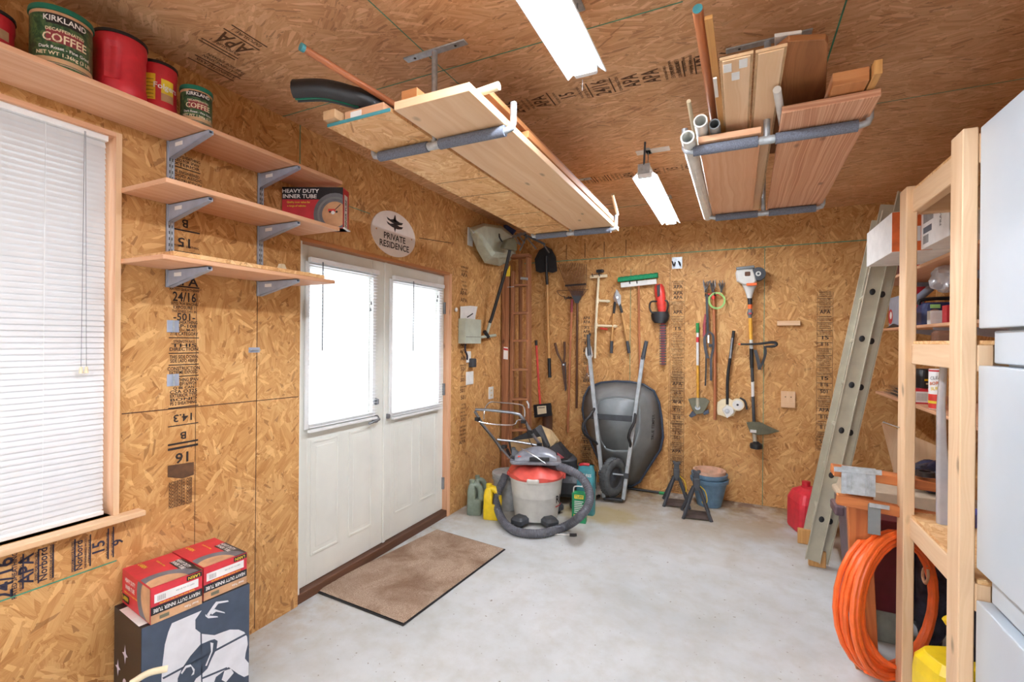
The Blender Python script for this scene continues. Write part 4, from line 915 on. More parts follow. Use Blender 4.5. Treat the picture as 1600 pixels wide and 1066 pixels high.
# white pipe frame
t = thing('pipe_hanger', 'white plastic pipe frame with two side arms on the back wall', 'pipe frame', B(932, 500))
m = MB(); rod(m, [(935.5, 432, 0.05), (933, 470, 0.05), (931, 510, 0.05), (929.5, 560, 0.05)], 0.0135, 'cream'); m.build('upright', t)
for y in (470, 509):
    x1 = 953 if y == 470 else 964; m = MB(); rod(m, [(934 if y == 470 else 932, y, 0.05), (x1, y+1, 0.05)], 0.0125, 'cream'); rod(m, [(x1-5, y+1, 0.05), (x1-2, y+1, 0.05)], 0.017, 'cream'); rod(m, [(933.6 if y == 470 else 931.6, y-4, 0.05), (933 if y == 470 else 931, y+4, 0.05)], 0.018, 'cream'); m.build('side_arm', t)
m = MB(); m.cyl(B(938, 513, 0.05), B(949, 515, 0.05), 0.010, None, 'red_bright', 10); m.build('red_sleeve', t)
m = MB(); m.beam(B(922, 433, 0.04), B(949, 431, 0.04), 0.03, 0.02, 'cream', (0, 1, 0)); m.build('cross_bar', t, 0.003)
hook(934, 431, 0.045, 'double hook holding the white pipe frame'); q = B(938, 424, 0.02)
tag(MB().box((q.x, D-0.03, q.z), (0.075, 0.055, 0.03), 'dark_grey').box((q.x, D-0.062, q.z), (0.06, 0.012, 0.02), 'black_plastic').build('brush_head', bevel=0.006, seg=2), 'small dark grey brush head above the white pipe frame', 'brush')
# loppers
t = thing('loppers', 'wooden handled loppers hung open with blades up on the back wall', 'loppers', B(966, 500))
m = MB(); plate(m, [(958, 466), (960, 458), (964, 452), (967, 456), (966, 470), (969, 475), (962, 474)], 'chrome', 0.055, 0.008); plate(m, [(963, 452), (966, 456), (970, 462), (970, 474), (967, 478), (961, 462)], 'galv', 0.064, 0.007); m.cyl(B(964.5, 465, 0.075), B(964.5, 465, 0.05), 0.012, None, 'chrome', 10); m.build('blades', t)
for a, b, c_, d_, e in (((961, 472), (959, 490), (956, 533), (955, 552), 0), ((968, 474), (972, 489), (980, 533), (983, 552), 1)):
    m = MB(); rod(m, [(*a, 0.05), (*b, 0.05)], 0.0135, 'black_plastic'); m.build('ferrule', t); m = MB(); rod(m, [(*b, 0.05), (*c_, 0.05)], 0.0125, 'ash'); m.build('handle', t); m = MB(); rod(m, [(*c_, 0.05), (*d_, 0.05)], 0.0165, 'dark_grey'); m.build('grip', t)
# push broom
t = thing('push_broom', 'push broom with green bristles hung head up on the back wall', 'broom', B(998, 500))
p0, p1 = B(966, 439, 0.06), B(1028, 432, 0.06); m = MB()
ax = (p1-p0).normalized(); up = Vector((0, 0, 1))
rings = []
for i in range(25):
    f = i/24; c = p0.lerp(p1, f); w = 0.030*(1-0.3*abs(2*f-1)**6); rings.append([c+Vector((0, 0.03*math.sin(a), 0))+up*(0.0+ (0.036+0.002*((i*7) % 3))*max(-0.35, math.cos(a))) for a in [2*PI*k/10 for k in range(10)]])
m.loft(rings, 'brush_green'); m.build('bristles', t)
m = MB(); m.beam(B(970, 446, 0.06), B(1026, 440, 0.06), 0.05, 0.022, 'white_plastic', (0, 1, 0)); m.build('broom_block', t, 0.003)
m = MB(); rod(m, [(998, 444, 0.055), (998.5, 500, 0.05), (1000, 600, 0.03), (1001, 640, 0.03)], 0.0115, 'pole_brown'); m.build('handle', t)
hook(992, 443, 0.045, 'double hook holding the green push broom')
# hedge trimmer
t = thing('hedge_trimmer', 'red and black electric hedge trimmer hung blade down', 'hedge trimmer', B(1031, 500))
prof = [(444, 5, .03), (448, 7.5, .05), (458, 8.5, .055), (468, 8, .055), (478, 7.5, .055), (487, 6.5, .05)]
m = MB(); m.loft([[B(1029.5+0.12*(y-444)+w*math.cos(a), y, 0.07+d*0.8*math.sin(a)) for a in [2*PI*k/14 for k in range(14)]] for y, w, d in prof], 'red_bright'); m.build('body', t)
m = MB(); plate(m, [(1026, 446), (1031, 444), (1031, 462), (1027, 464)], 'black_plastic', 0.125, 0.02); plabel(m.build('grip_trigger', t, 0.003), 'black grip panel')
m = MB(); m.tube([B(x, y, 0.09) for x, y in ((1018, 488), (1015, 480), (1017, 472), (1024, 471), (1034, 471), (1041, 470), (1044, 476), (1042, 486), (1037, 490), (1025, 490))], 0.0085, 'black_plastic', 8, True, 3); m.build('front_handle', t)
m = MB(); m.loft([[B(1031.5+w*math.cos(a), y, 0.06+0.05*math.sin(a)) for a in [2*PI*k/14 for k in range(14)]] for y, w in ((487, 13), (493, 14.5), (500, 13), (505, 9))], 'black_plastic'); m.build('gear_housing', t)
m = MB(); plate(m, [(1032, 503), (1039, 503), (1038.5, 571), (1033.5, 571)], 'leather_red', 0.06, 0.006)
for k in range(16):
    y = 508+k*4; plate(m, [(1030.5, y), (1041, y), (1041, y+1.7), (1030.5, y+1.7)], 'dark_grey', 0.064, 0.003)
m.build('blade', t)
# bracket hook top
t = tag(MB().bx((B(1050, 411, 0).x, D-0.006, B(1058, 420, 0).z), (B(1066, 411, 0).x, D, B(1058, 402, 0).z), 'galv').tube([B(1055, 410, 0.01), B(1053, 415, 0.05), B(1050, 408, 0.08)], 0.006, 'black_plastic', 8, sub=3).tube([B(1062, 410, 0.01), B(1063, 415, 0.05), B(1060, 408, 0.08)], 0.006, 'black_plastic', 8, sub=3).build('wall_hook'), 'empty galvanised double hook above the stamped column on the back wall', 'hook')
# hedge shears
t = thing('hedge_shears', 'brown handled hedge shears hung blades down near the corner', 'shears', B(880, 570))
for pts in ([(867, 536), (871, 552), (879, 568)], [(882, 534), (882.5, 552), (881, 568)]):
    m = MB(); rod(m, [(*p, 0.045) for p in pts], [0.014, 0.013, 0.009], 'dark_wood'); m.build('handle', t)
m = MB(); plate(m, [(877, 566), (884, 566), (885, 608), (883, 612), (881, 600)], 'dark_grey', 0.046, 0.006); plate(m, [(878, 568), (882, 568), (884, 600), (882.5, 609)], 'fan_rust', 0.054, 0.006); m.cyl(B(880.5, 570, 0.065), B(880.5, 570, 0.04), 0.010, None, 'galv', 10); m.build('blades', t)
# sheathed saw, cultivator, little hook
t = thing('pruning_saw', 'small pruning saw with black handle and white sheath behind the barrow grip', 'saw', B(919, 545))
m = MB(); m.tube([B(922, 521, 0.05), B(919, 532, 0.06), B(920, 542, 0.05)], 0.014, 'black_plastic', 10, sub=3); m.build('handle', t); m = MB(); plate(m, [(915, 543), (923, 541), (926, 556), (923, 563), (917, 561), (914, 553)], 'white_plastic', 0.04, 0.02); m.build('sheath', t, 0.004)
t = thing('hand_cultivator', 'little three pronged hand cultivator left of the wheelbarrow handle', 'cultivator', B(917, 585))
m = MB(); rod(m, [(918, 571, 0.035), (917.5, 583, 0.035)], 0.008, 'pole_brown'); m.build('handle', t); m = MB()
for dx in (-4, 0, 4): m.tube([B(917.5, 583, 0.035), B(917+dx*.8, 590, 0.05), B(916.5+dx, 597, 0.035)], 0.003, 'chrome', 6, sub=3)
m.build('prongs', t)
m = MB(); m.tube([B(911, 636, 0.01), B(911, 648, 0.03), B(915, 648, 0.04), B(915.5, 638, 0.04)], 0.006, 'chrome', 8, sub=4); tag(m.build('wall_hook'), 'small bare chrome hook left of the wheelbarrow tray', 'hook')
# red shafted flat shovel in the corner, head down
t = thing('flat_shovel', 'red shafted tool with black square head in the left corner', 'shovel', B(840, 600))
m = MB(); rod(m, [(837.5, 532, 0.10), (838, 540, 0.10)], 0.016, 'black_plastic'); m.build('end_cap', t)
m = MB(); rod(m, [(838, 539, 0.10), (841, 590, 0.13), (844, 634, 0.17)], 0.0125, 'red_bright'); m.build('shaft', t)
m = MB(); m.slab([B(x, y, 0.19) for x, y in ((833, 633), (860, 630), (862, 650), (835, 653))], (0, 0.02, 0), 'black_plastic'); m.slab([B(x, y, 0.195) for x, y in ((839, 635), (853, 634), (854, 646), (840, 648))], (0, 0.003, 0), 'cream'); m.slab([B(x, y, 0.197) for x, y in ((841, 637), (851, 636.4), (851, 637.4), (841, 638))], (0, 0.002, 0), 'ink'); m.build('head', t, 0.004)
q = Vector((0.33, 4.83, 0))
m = MB().lathe([(0.05, 0), (0.055, 0.01), (0.055, 0.70), (0.045, 0.73), (0.045, 0.79)], 'dark_wood', T(q.x, q.y, 0), 20, caps=True); tag(m.build('cardboard_tube'), 'dark brown upright tube in the corner below the black square head', 'tube')
# tall stick beside it


# yellow handled half moon tool
t = thing('lawn_edger', 'long yellow handled grass tool with green cap and olive head', 'garden tool', B(1090, 580))
m = MB(); rod(m, [(1090, 505, 0.05), (1090, 520, 0.05)], 0.0155, 'grass_handle'); m.build('end_cap', t)
m = MB(); rod(m, [(1090, 520, 0.05), (1090, 571, 0.05)], 0.0125, 'label_white'); m.cyl(B(1090, 527, 0.0501), B(1090, 535, 0.0501), 0.013, None, 'red_card', 12); m.build('label_sleeve', t)
m = MB(); rod(m, [(1090, 571, 0.05), (1090.5, 628, 0.05)], 0.0125, 'amber'); m.build('shaft', t)
m = MB(); plate(m, [(1075, 624), (1082, 622), (1090, 622), (1102, 622), (1109, 627), (1104, 637), (1099, 646), (1087, 648), (1082, 640)], 'olive', 0.06, 0.02); plate(m, [(1076, 650), (1082, 642), (1088, 649), (1080, 653)], 'card_navy', 0.055, 0.01); plate(m, [(1097, 644), (1107, 640), (1108, 646), (1100, 649)], 'card_navy', 0.055, 0.01)
m.cyl(B(1090, 637, 0.07), B(1090, 637, 0.05), 0.026, None, 'galv', 14); m.cyl(B(1090, 622, 0.055), B(1090, 637, 0.065), 0.016, None, 'alu', 12); plabel(m.build('head', t, 0.003), 'olive cast head with two dark blades')
# rotary cultivator with claws
t = thing('claw_cultivator', 'long handled cultivator with three rusty claw wheels hung head up', 'cultivator', B(1116, 560))
m = MB(); rg = random.Random(4)
for cx in (1103, 1114, 1127):
    for k in range(9):
        a = rg.uniform(-0.7, 0.7); m.tube([B(cx+rg.uniform(-2, 2), 457, 0.06), B(cx+5*a, 448, 0.06+rg.uniform(0, .05)), B(cx+7*a+rg.uniform(-2, 2), 437+rg.uniform(0, 6), 0.06+rg.uniform(-.02, .05))], 0.004, 'steel_grey', 5, sub=2)
m.build('claws', t); m = MB(); rod(m, [(1106, 460, 0.06), (1126, 460, 0.06)], 0.010, 'red_bright'); rod(m, [(1114, 459, 0.06), (1115, 468, 0.06)], 0.017, 'red_bright'); m.build('yoke', t)
m = MB(); rod(m, [(1115, 466, 0.05), (1117, 560, 0.045), (1117, 656, 0.035)], 0.014, 'pole_brown'); m.build('shaft', t)
hook(1110, 462, 0.05, 'double hook holding the claw cultivator and strap')
m = MB(); m.tube([B(1120+13*math.cos(a), 470+13*math.sin(a)*0.98, 0.085) for a in [2*PI*k/20 for k in range(20)]], 0.0045, 'lime', 8, True); m.tube([B(1120+11.5*math.cos(a), 470+11*math.sin(a), 0.078) for a in [2*PI*k/20 for k in range(20)]], 0.004, 'lime', 8, True); tag(m.build('trimmer_line'), 'lime green coil of trimmer line on the claw cultivator hook', 'coil')
t = thing('shoulder_strap', 'black harness strap with buckles hanging from the claw cultivator hook', 'strap', B(1106, 520))
def strap(mb, pts, w, mat, o=0.07):
    rings = []; P = spline([B(x, y, o) for x, y in pts], 4)
    for p in P: rings.append([p+Vector((-w, 0.0, 0)), p+Vector((w, 0, 0)), p+Vector((w, 0.004, 0)), p+Vector((-w, 0.004, 0))])
    mb.loft(rings, mat, None, False)
m = MB(); strap(m, [(1104, 460), (1105, 490), (1106, 520)], 0.011, 'black_plastic', 0.08); strap(m, [(1106, 520), (1101, 530), (1103, 550), (1106, 560)], 0.013, 'dark_grey', 0.085); strap(m, [(1108, 518), (1114, 525), (1114, 545), (1111, 562), (1111, 595)], 0.010, 'dark_grey', 0.075); strap(m, [(1103, 545), (1103, 575), (1102, 603)], 0.007, 'black_plastic', 0.07); m.build('webbing', t)
m = MB(); m.box(B(1107, 530, 0.10), (0.02, 0.02, 0.08), 'chrome').box(B(1110, 540, 0.10), (0.03, 0.015, 0.03), 'dark_grey'); m.build('buckle', t, 0.004)
m = MB(); plate(m, [(1101, 490), (1103, 492), (1102, 528), (1098, 526), (1098, 508)], 'leather_red', 0.06, 0.008); tag(m.build('red_sheath', bevel=0.002), 'narrow dull red sheath behind the black harness strap', 'sheath')
# edger with wheel
t = thing('edger_attachment', 'black bent shaft edger with cream guard and small wheel', 'edger', B(1140, 580))
m = MB(); rod(m, [(1146.5, 517, 0.05), (1143, 545, 0.05), (1137, 590, 0.05), (1136.5, 632, 0.05)], 0.0135, 'black_plastic', sub=4); m.build('shaft', t); m = MB(); rod(m, [(1144.5, 528, 0.053), (1141, 560, 0.053)], 0.0125, 'steel_grey'); plabel(m.build('bare_section', t), 'bare metal section of the shaft')
m = MB(); plate(m, [(1120, 640), (1121, 629), (1128, 624), (1140, 623), (1148, 628), (1151, 640), (1146, 650), (1136, 653), (1128, 650), (1121, 648)], 'cream', 0.055, 0.02); plate(m, [(1128, 640), (1136, 633), (1146, 638), (1147, 645), (1136, 654)], 'white_plastic', 0.075, 0.02); m.cyl(B(1136, 642.5, 0.085), B(1136, 642.5, 0.06), 0.020, None, 'galv', 14); m.build('guard', t, 0.003)
m = MB(); q = B(1152.5, 632, 0.05); m.cyl((q.x, q.y-0.035, q.z), (q.x, q.y, q.z), 0.056, None, 'cream', 26).cyl((q.x, q.y-0.040, q.z), (q.x, q.y, q.z), 0.044, None, 'white_plastic', 22).cyl((q.x, q.y-0.045, q.z), (q.x, q.y, q.z), 0.01, None, 'dark_grey', 12); m.build('wheel', t)
m = MB(); m.tube([B(x, y, 0.045) for x, y in ((1156, 622), (1164, 627), (1167, 640))], 0.008, 'dark_grey', 8, sub=4); m.build('depth_lever', t)
# string trimmer
t = thing('string_trimmer', 'petrol string trimmer with orange shaft hung engine up on the back wall', 'string trimmer', B(1175, 560))
m = MB()
pts = [(1149, 427), (1151, 422), (1162, 420), (1177, 420), (1181, 430), (1183, 440), (1178, 446), (1162, 446), (1151, 440)]
m.loft([[B(1166+(x-1166)*s, 433+(y-433)*s, o) for x, y in pts] for s, o in ((0.8, 0.03), (1, 0.05), (1, 0.12), (0.85, 0.145))], 'vac_body', smooth=False)
m.prism([(B(x, y).x, B(x, y).z) for x, y in ((1150, 420), (1178, 417), (1179, 421), (1151, 424))], 0.10, 'tray_grey', Matrix(((1, 0, 0, 0), (0, 0, 1, D-0.14), (0, 1, 0, 0), (0, 0, 0, 1))))
m.box(B(1168, 428, 0.147), (0.045, 0.01, 0.04), 'dark_wood'); m.build('engine_cover', t, 0.006)
m = MB(); q = B(1184.5, 429, 0.09); m.cyl((q.x, q.y-0.05, q.z), (q.x, q.y+0.05, q.z), 0.060, None, 'dark_grey', 20).cyl((q.x, q.y-0.058, q.z), (q.x, q.y-0.04, q.z), 0.022, None, 'vac_body', 16).cyl((q.x, q.y-0.062, q.z), (q.x, q.y-0.05, q.z), 0.01, None, 'dark_grey', 10); m.build('starter_housing', t)
m = MB(); m.box(B(1174.5, 444.5, 0.15), (0.085, 0.02, 0.024), 'orange'); m.build('orange_badge', t, 0.003)
m = MB(); m.loft([[B(1171+w*math.cos(a), y, 0.085+0.05*w/12*math.sin(a)) for a in [2*PI*k/14 for k in range(14)]] for y, w in ((445, 12), (452, 8.5), (460, 5.5), (466, 4))], 'vac_body'); m.build('clutch_housing', t)
m = MB(); rod(m, [(1171.6, 465, 0.08), (1172, 476, 0.08)], 0.020, 'black_plastic'); rod(m, [(1172, 476, 0.08), (1172, 483, 0.08)], 0.019, 'orange'); m.build('rear_grip', t); m = MB(); rod(m, [(1172, 482, 0.08), (1172, 488, 0.082), (1172, 497, 0.08)], [0.018, 0.025, 0.016], 'grey_plastic', sub=3); m.box(B(1172, 490, 0.108), (0.024, 0.01, 0.012), 'red_card'); m.build('throttle', t)
m = MB(); rod(m, [(1172.3, 497, 0.075), (1173.5, 533, 0.07)], 0.0155, 'amber'); plabel(m.build('upper_shaft', t), 'orange-yellow upper shaft')
m = MB(); rod(m, [(1173.5, 531, 0.07), (1174, 545, 0.07)], 0.016, 'vac_body'); rod(m, [(1174, 545, 0.07), (1175, 575, 0.065)], 0.0165, 'black_plastic'); rod(m, [(1175, 572, 0.065), (1176, 597, 0.06)], 0.0135, 'dark_grey'); rod(m, [(1176, 596, 0.06), (1176.5, 620, 0.06)], 0.0135, 'paper'); rod(m, [(1176.5, 619, 0.06), (1178.5, 672, 0.055)], 0.0135, 'dark_grey'); m.build('lower_shaft', t)
for k in range(5): pass
m = MB(); m.tube([B(x, y, 0.11) for x, y in ((1157, 538), (1172, 538), (1190, 537), (1206, 535), (1213, 537), (1210, 541), (1196, 542))], [0.009, 0.009, 0.011, 0.013, 0.014, 0.012, 0.009], 'black_plastic', 10, sub=3); strap(m, [(1195, 541), (1196, 552), (1192, 566), (1186, 577)], 0.011, 'black_plastic', 0.10); strap(m, [(1180, 547), (1184, 562), (1187, 578)], 0.014, 'dark_grey', 0.09); m.build('assist_handle', t)
m = MB(); m.cyl(B(1153.5, 538, 0.11), B(1158, 538, 0.11), 0.008, None, 'orange', 8); m.build('handle_tip', t)
m = MB(); pg = [(1166, 660), (1178, 659), (1188, 660), (1205, 668), (1219, 674), (1200, 679), (1184, 680), (1172, 676)]
m.loft([[B(x, y, 0.04) for x, y in pg], [B(x, y, 0.05+0.09*((1219-x)/53)) for x, y in pg]], 'olive', smooth=False); m.build('guard', t, 0.003)
m = MB(); rod(m, [(1178, 668, 0.06), (1179, 682, 0.07), (1180, 694, 0.08)], 0.018, 'alu'); m.box(B(1177, 674, 0.13), (0.05, 0.01, 0.025), 'vac_body'); q = B(1181.5, 697, 0.09)
m.build('gear_tube', t); MB().lathe([(0.02, 0.04), (0.03, 0.03), (0.05, 0.02), (0.054, 0), (0.05, -0.022), (0.02, -0.03)], 'black_plastic', T(q.x, q.y, q.z), 22, caps=True).build('cutting_head', t)
# wooden blocks
q0, q1 = B(1214, 509, 0), B(1250, 501.5, 0); tag(MB().bx((q0.x, D-0.035, q0.z), (q1.x, D, q1.z), 'pine_light').build('wood_peg_rail', bevel=0.002), 'small horizontal pine block on the back wall right of the string trimmer', 'block')
q0, q1 = B(1220, 636, 0), B(1242.5, 612, 0); m = MB().bx((q0.x, D-0.022, q0.z), (q1.x, D, q1.z), 'pine_light').bx((q0.x, D-0.028, q0.z), (q1.x, D-0.021, q0.z+0.05), 'pine_light')
for s in (0.3, 0.7): m.cyl((q0.x+(q1.x-q0.x)*s, D-0.024, q1.z-0.05), (q0.x+(q1.x-q0.x)*s, D-0.02, q1.z-0.05), 0.005, None, 'gap_dark', 8)
tag(m.build('wood_block', bevel=0.002), 'square pine block screwed to the back wall right of the string trimmer guard', 'block')

# ================================================================ WHEELBARROW
t = thing('wheelbarrow', 'grey poly wheelbarrow standing upright against the back wall, wheel at the floor', 'wheelbarrow', (1.25, 4.6, 0))
rim = [(913, 622), (921, 606), (940, 599), (962, 597), (985, 598), (1005, 602), (1021, 612), (1029, 630), (1033, 655), (1035, 682), (1031, 702), (1014, 728), (999, 752), (986, 768), (972, 772), (950, 745), (930, 705), (916, 670), (911, 640)]
bas = [(932, 634), (935, 625), (945, 621), (962, 619), (980, 620), (992, 623), (998, 630), (1000, 640), (1000, 655), (999, 672), (996, 686), (992, 696), (989, 702), (984, 706), (972, 706), (957, 706), (946, 703), (938, 690), (933, 660)]
def rr_(pts, o): return [Y(D-o, x, y) for x, y in pts]
def lerpr(a, b, f): return [p.lerp(q, f) for p, q in zip(a, b)]
RIM, BAS = rr_(rim, 0.065), rr_(bas, 0.36)
for p in RIM: p.z = max(p.z, 0.03)
m = MB(); inner = lerpr(BAS, RIM, 0.06)
m.loft([RIM, lerpr(RIM, BAS, 0.5), lerpr(RIM, BAS, 0.9), lerpr(RIM, BAS, 0.985), [p.lerp(sum(BAS, Vector())/len(BAS), 0.06) for p in BAS]], 'tray_grey', caps=False)
cb = sum(BAS, Vector())/len(BAS); m.add([p.lerp(cb, 0.06) for p in BAS], [tuple(range(len(BAS)))], 'tray_grey', None, True)
cr = sum(RIM, Vector())/len(RIM)
m.build('tray', t)
sol = [o for o in COL.objects if o.name.startswith('tray')][-1].modifiers.new('s', 'SOLIDIFY'); sol.thickness = 0.006; sol.offset = 0
m = MB(); m.tube([p.lerp(cr, -0.015) for p in RIM], 0.012, 'card_navy', 8, True)
for p in RIM: 
    m.beam(p.lerp(cr, -0.02), p.lerp(cr, 0.05)+Vector((0, -0.01, 0)), 0.012, 0.012, 'card_navy', (0, 1, 0))
m.build('rim', t)
hL0, hL1 = Z(0.03, 944, 778), Y(D-0.37, 921, 556); hR0, hR1 = Z(0.03, 974, 781), Y(D-0.37, 1004, 562)
for k, (a, b, gpx) in enumerate(((hL0, hL1, (919, 523)), (hR0, hR1, (1010, 533)))):
    u = (b-a).normalized(); MB().beam(a, b+u*0.02, 0.034, 0.036, 'barrow_grey', (0, 1, 0)).build('handle_bar', t, 0.004)
    g1_ = Y(D-0.36, *gpx); MB().tube([b, b.lerp(g1_, 0.5), g1_], [0.022, 0.019, 0.018], 'dark_grey', 12).build('grip', t)
Lf = lambda f: hL0.lerp(hL1, f); Rf = lambda f: hR0.lerp(hR1, f)
a, b = Y(4.47, 922, 650), Y(4.47, 990, 655); m = MB().beam(a, b, 0.012, 0.055, 'dark_grey', (0, 0, 1)); m.build('leg_brace', t, 0.003)
for pts in ([(931, 637), (922, 650), (911, 663), (913, 677), (922, 685), (937, 697)],): m = MB(); m.tube([Lf(0.62), Y(4.36, *pts[1]), Y(4.30, *pts[2]), Y(4.30, *pts[3]), Y(4.36, *pts[4]), Lf(0.36)], 0.014, 'black_plastic', 8, sub=2); m.build('leg', t)
m = MB(); m.tube([Rf(0.62), Y(4.42, 991, 660), Y(4.36, 985, 672), Y(4.36, 982, 684), Y(4.42, 985, 692), Rf(0.36)], 0.014, 'black_plastic', 8, sub=2); m.build('leg', t)
m = MB(); m.beam(hL0+Vector((0, -0.01, 0)), hR0+Vector((0, -0.01, 0)), 0.05, 0.02, 'black_plastic'); m.build('nose_bar', t, 0.003)
wc = Y(4.44, 958, 742); m = MB(); R = 0.183
axd = (Rf(0.15)-Lf(0.15)).normalized(); axd = Vector((0.93, -0.36, 0.0)).normalized(); wc.z = R+0.03; M = frame(wc, axd, Vector((0, 0, 1)).cross(axd)*-1); rot = Matrix(((0, 0, 1, 0), (1, 0, 0, 0), (0, 1, 0, 0), (0, 0, 0, 1)))
prof = [(R-0.075, -0.035), (R-0.045, -0.046), (R-0.015, -0.036), (R-0.002, -0.018), (R, 0), (R-0.002, 0.018), (R-0.015, 0.036), (R-0.045, 0.046), (R-0.075, 0.035)]
m.lathe(prof, 'tire', M @ rot, 40)
for i in range(40):
    a = 2*PI*i/40
    for s in (-1, 1): m.box((0, 0, 0), (0.006, 0.016, 0.026), 'tire', M @ rot @ RZ(a) @ T(R-0.004, 0, s*0.018))
ty = m.build('tyre', t); m = MB().lathe([(0.015, -0.04), (0.03, -0.03), (R-0.085, -0.02), (R-0.07, -0.035), (R-0.07, 0.035), (R-0.085, 0.02), (0.03, 0.03), (0.015, 0.04)], 'dark_grey', M @ rot, 28, caps=True); m.build('hub', ty)
MB().cyl(Lf(0.17), Rf(0.17), 0.010, None, 'steel_grey', 10).box(Lf(0.17), (0.05, 0.05, 0.05), 'dark_grey').box(Rf(0.17), (0.05, 0.05, 0.05), 'dark_grey').build('axle', t, 0.003)
m = MB(); pl = Y(D-0.21, 1021, 668); m.text('TRUE TEMPER', 0.036, 'black_plastic', frame(Y(D-0.235, 1020.5, 668), (0.03, 0, 1), (-0.9, -0.5, 0)), 1.1); m.build('lettering', t)

# ================================================================ LEFT WALL BY THE CORNER
def L(px, py, o=0.0): return X(o, px, py)
# garage opener unit, paper, cord, plates
t = thing('wall_control_box', 'pale green-grey control box with a paper sheet tucked behind on the left wall', 'control box', L(732, 520))
q0, q1 = L(719, 537, 0.02), L(745, 500, 0.02); MB().bx((0.0, q0.y, q0.z), (0.075, q1.y-0.015, q1.z), 'beige_metal').bx((0.0745, q0.y+0.006, q0.z+0.058), (0.077, q1.y-0.02, q0.z+0.061), 'gap_dark').build('housing', t, 0.012, 3)
m = MB().slab([L(719, 503, .012), L(742, 503, .012), L(743, 492, .012), L(746, 479, .014), L(735, 478, .012), L(719, 479, .012)], (0.002, 0, 0), 'paper'); m.beam(L(730, 496, .015), L(739, 490, .015), 0.01, 0.002, 'ink', (1, 0, 0)); m.build('paper_sheet', t)
MB().tube([L(727, 538, .03), L(727, 548, .035), L(730, 556, .03), L(730, 562, .02)], 0.008, 'ink_blue', 8, sub=4).build('cable', t)
q = L(735, 567); MB().bx((0, q.y-0.035, q.z-0.04), (0.05, q.y+0.03, q.z+0.04), 'dark_grey').build('plug', t, 0.006)
tag(MB().sphere(L(713, 484, .012), (0.01, 0.022, 0.02), 'white_plastic', 10).build('hook_pad'), 'small white clip left of the control box paper', 'clip')
for a, b, c_, d_, lab, kind in ((727.5, 602, 739, 580, 'blank white wall plate below the black plug', 0), (728, 567, 735, 549, 'white wall plate partly behind the black plug', 0), (763, 624, 770, 604, 'white power outlet above the mower handle', 1), (730, 383, 738, 358, 'white electrical plate beside the pale hanging bin', 0)):
    q0, q1 = L(a, b), L(c_, d_); m = MB().bx((0, q0.y, q0.z), (0.008, q1.y, q1.z), 'white_plastic')
    if kind:
        for f in (0.3, 0.7): z = q0.z+(q1.z-q0.z)*f; m.bx((0.008, q0.y+0.025, z-0.015), (0.010, q1.y-0.025, z+0.015), 'cream').bx((0.010, q0.y+0.03, z-0.006), (0.0105, q0.y+0.035, z+0.006), 'gap_dark').bx((0.010, q1.y-0.04, z-0.006), (0.0105, q1.y-0.035, z+0.006), 'gap_dark')
    tag(m.build('wall_plate' if not kind else 'power_outlet', bevel=0.003), lab, 'wall plate' if not kind else 'outlet')
# pale hanging bin
t = thing('hanging_bin', 'large pale green-grey plastic bin hung high on the left wall near the corner', 'bin', L(770, 385))
P = lambda x, y, o: X(o, x, y)
OUT = [(733, 356), (755, 349), (783, 353), (803, 366), (806, 398), (797, 408), (780, 416), (757, 411), (745, 390), (737, 370)]
INN = [(741, 361), (757, 353), (782, 357), (798, 369), (799, 392), (792, 398), (776, 396), (774, 396), (765, 383), (752, 366)]
m = MB(); m.loft([[P(x, y, 0.03) for x, y in OUT], [P(x, y, 0.05) for x, y in OUT], [P(x*0.35+a*0.65, y*0.35+b*0.65, 0.17) for (x, y), (a, b) in zip(OUT, INN)], [P(x, y, 0.20) for x, y in INN]], 'beige_metal', smooth=False); m.build('bin_body', t, 0.012, 2)
m = MB(); m.tube([P(780, 366, 0.22), P(781, 372, 0.26), P(786, 379, 0.26), P(790, 380, 0.22)], 0.007, 'black_plastic', 8, sub=4); m.build('strap_handle', t)
m = MB(); m.slab([P(736, 359, .12), P(741, 357, .12), P(744, 363, .14), P(739, 365, .14)], (0.004, 0, 0), 'label_white'); m.build('sticker', t)
# long handled pump / scraper with dark shaft
t = thing('long_scraper', 'black shafted tool with olive metal head leaning in front of the pale bin', 'garden tool', X(0.15, 785, 440))
m = MB(); m.slab([X(.33, x, y) for x, y in ((788, 388), (793, 375), (803, 371), (808, 377), (808, 392), (800, 390))], (-0.05, 0, 0), 'olive'); m.build('head', t, 0.006)
m = MB(); m.tube([X(.30, 797, 390), X(.20, 788, 430), X(.08, 768, 498), X(.07, 765, 505)], 0.016, 'black_plastic', 12); m.build('shaft', t); m = MB(); m.tube([X(.075, 767, 500), X(.05, 760, 524)], 0.015, 'beige_metal', 10); m.cyl(X(.05, 746, 528), X(.06, 774, 524), 0.014, None, 'beige_metal', 10).cyl(X(.06, 757, 518), X(.07, 763, 527), 0.018, None, 'black_plastic', 10); m.build('handle', t)
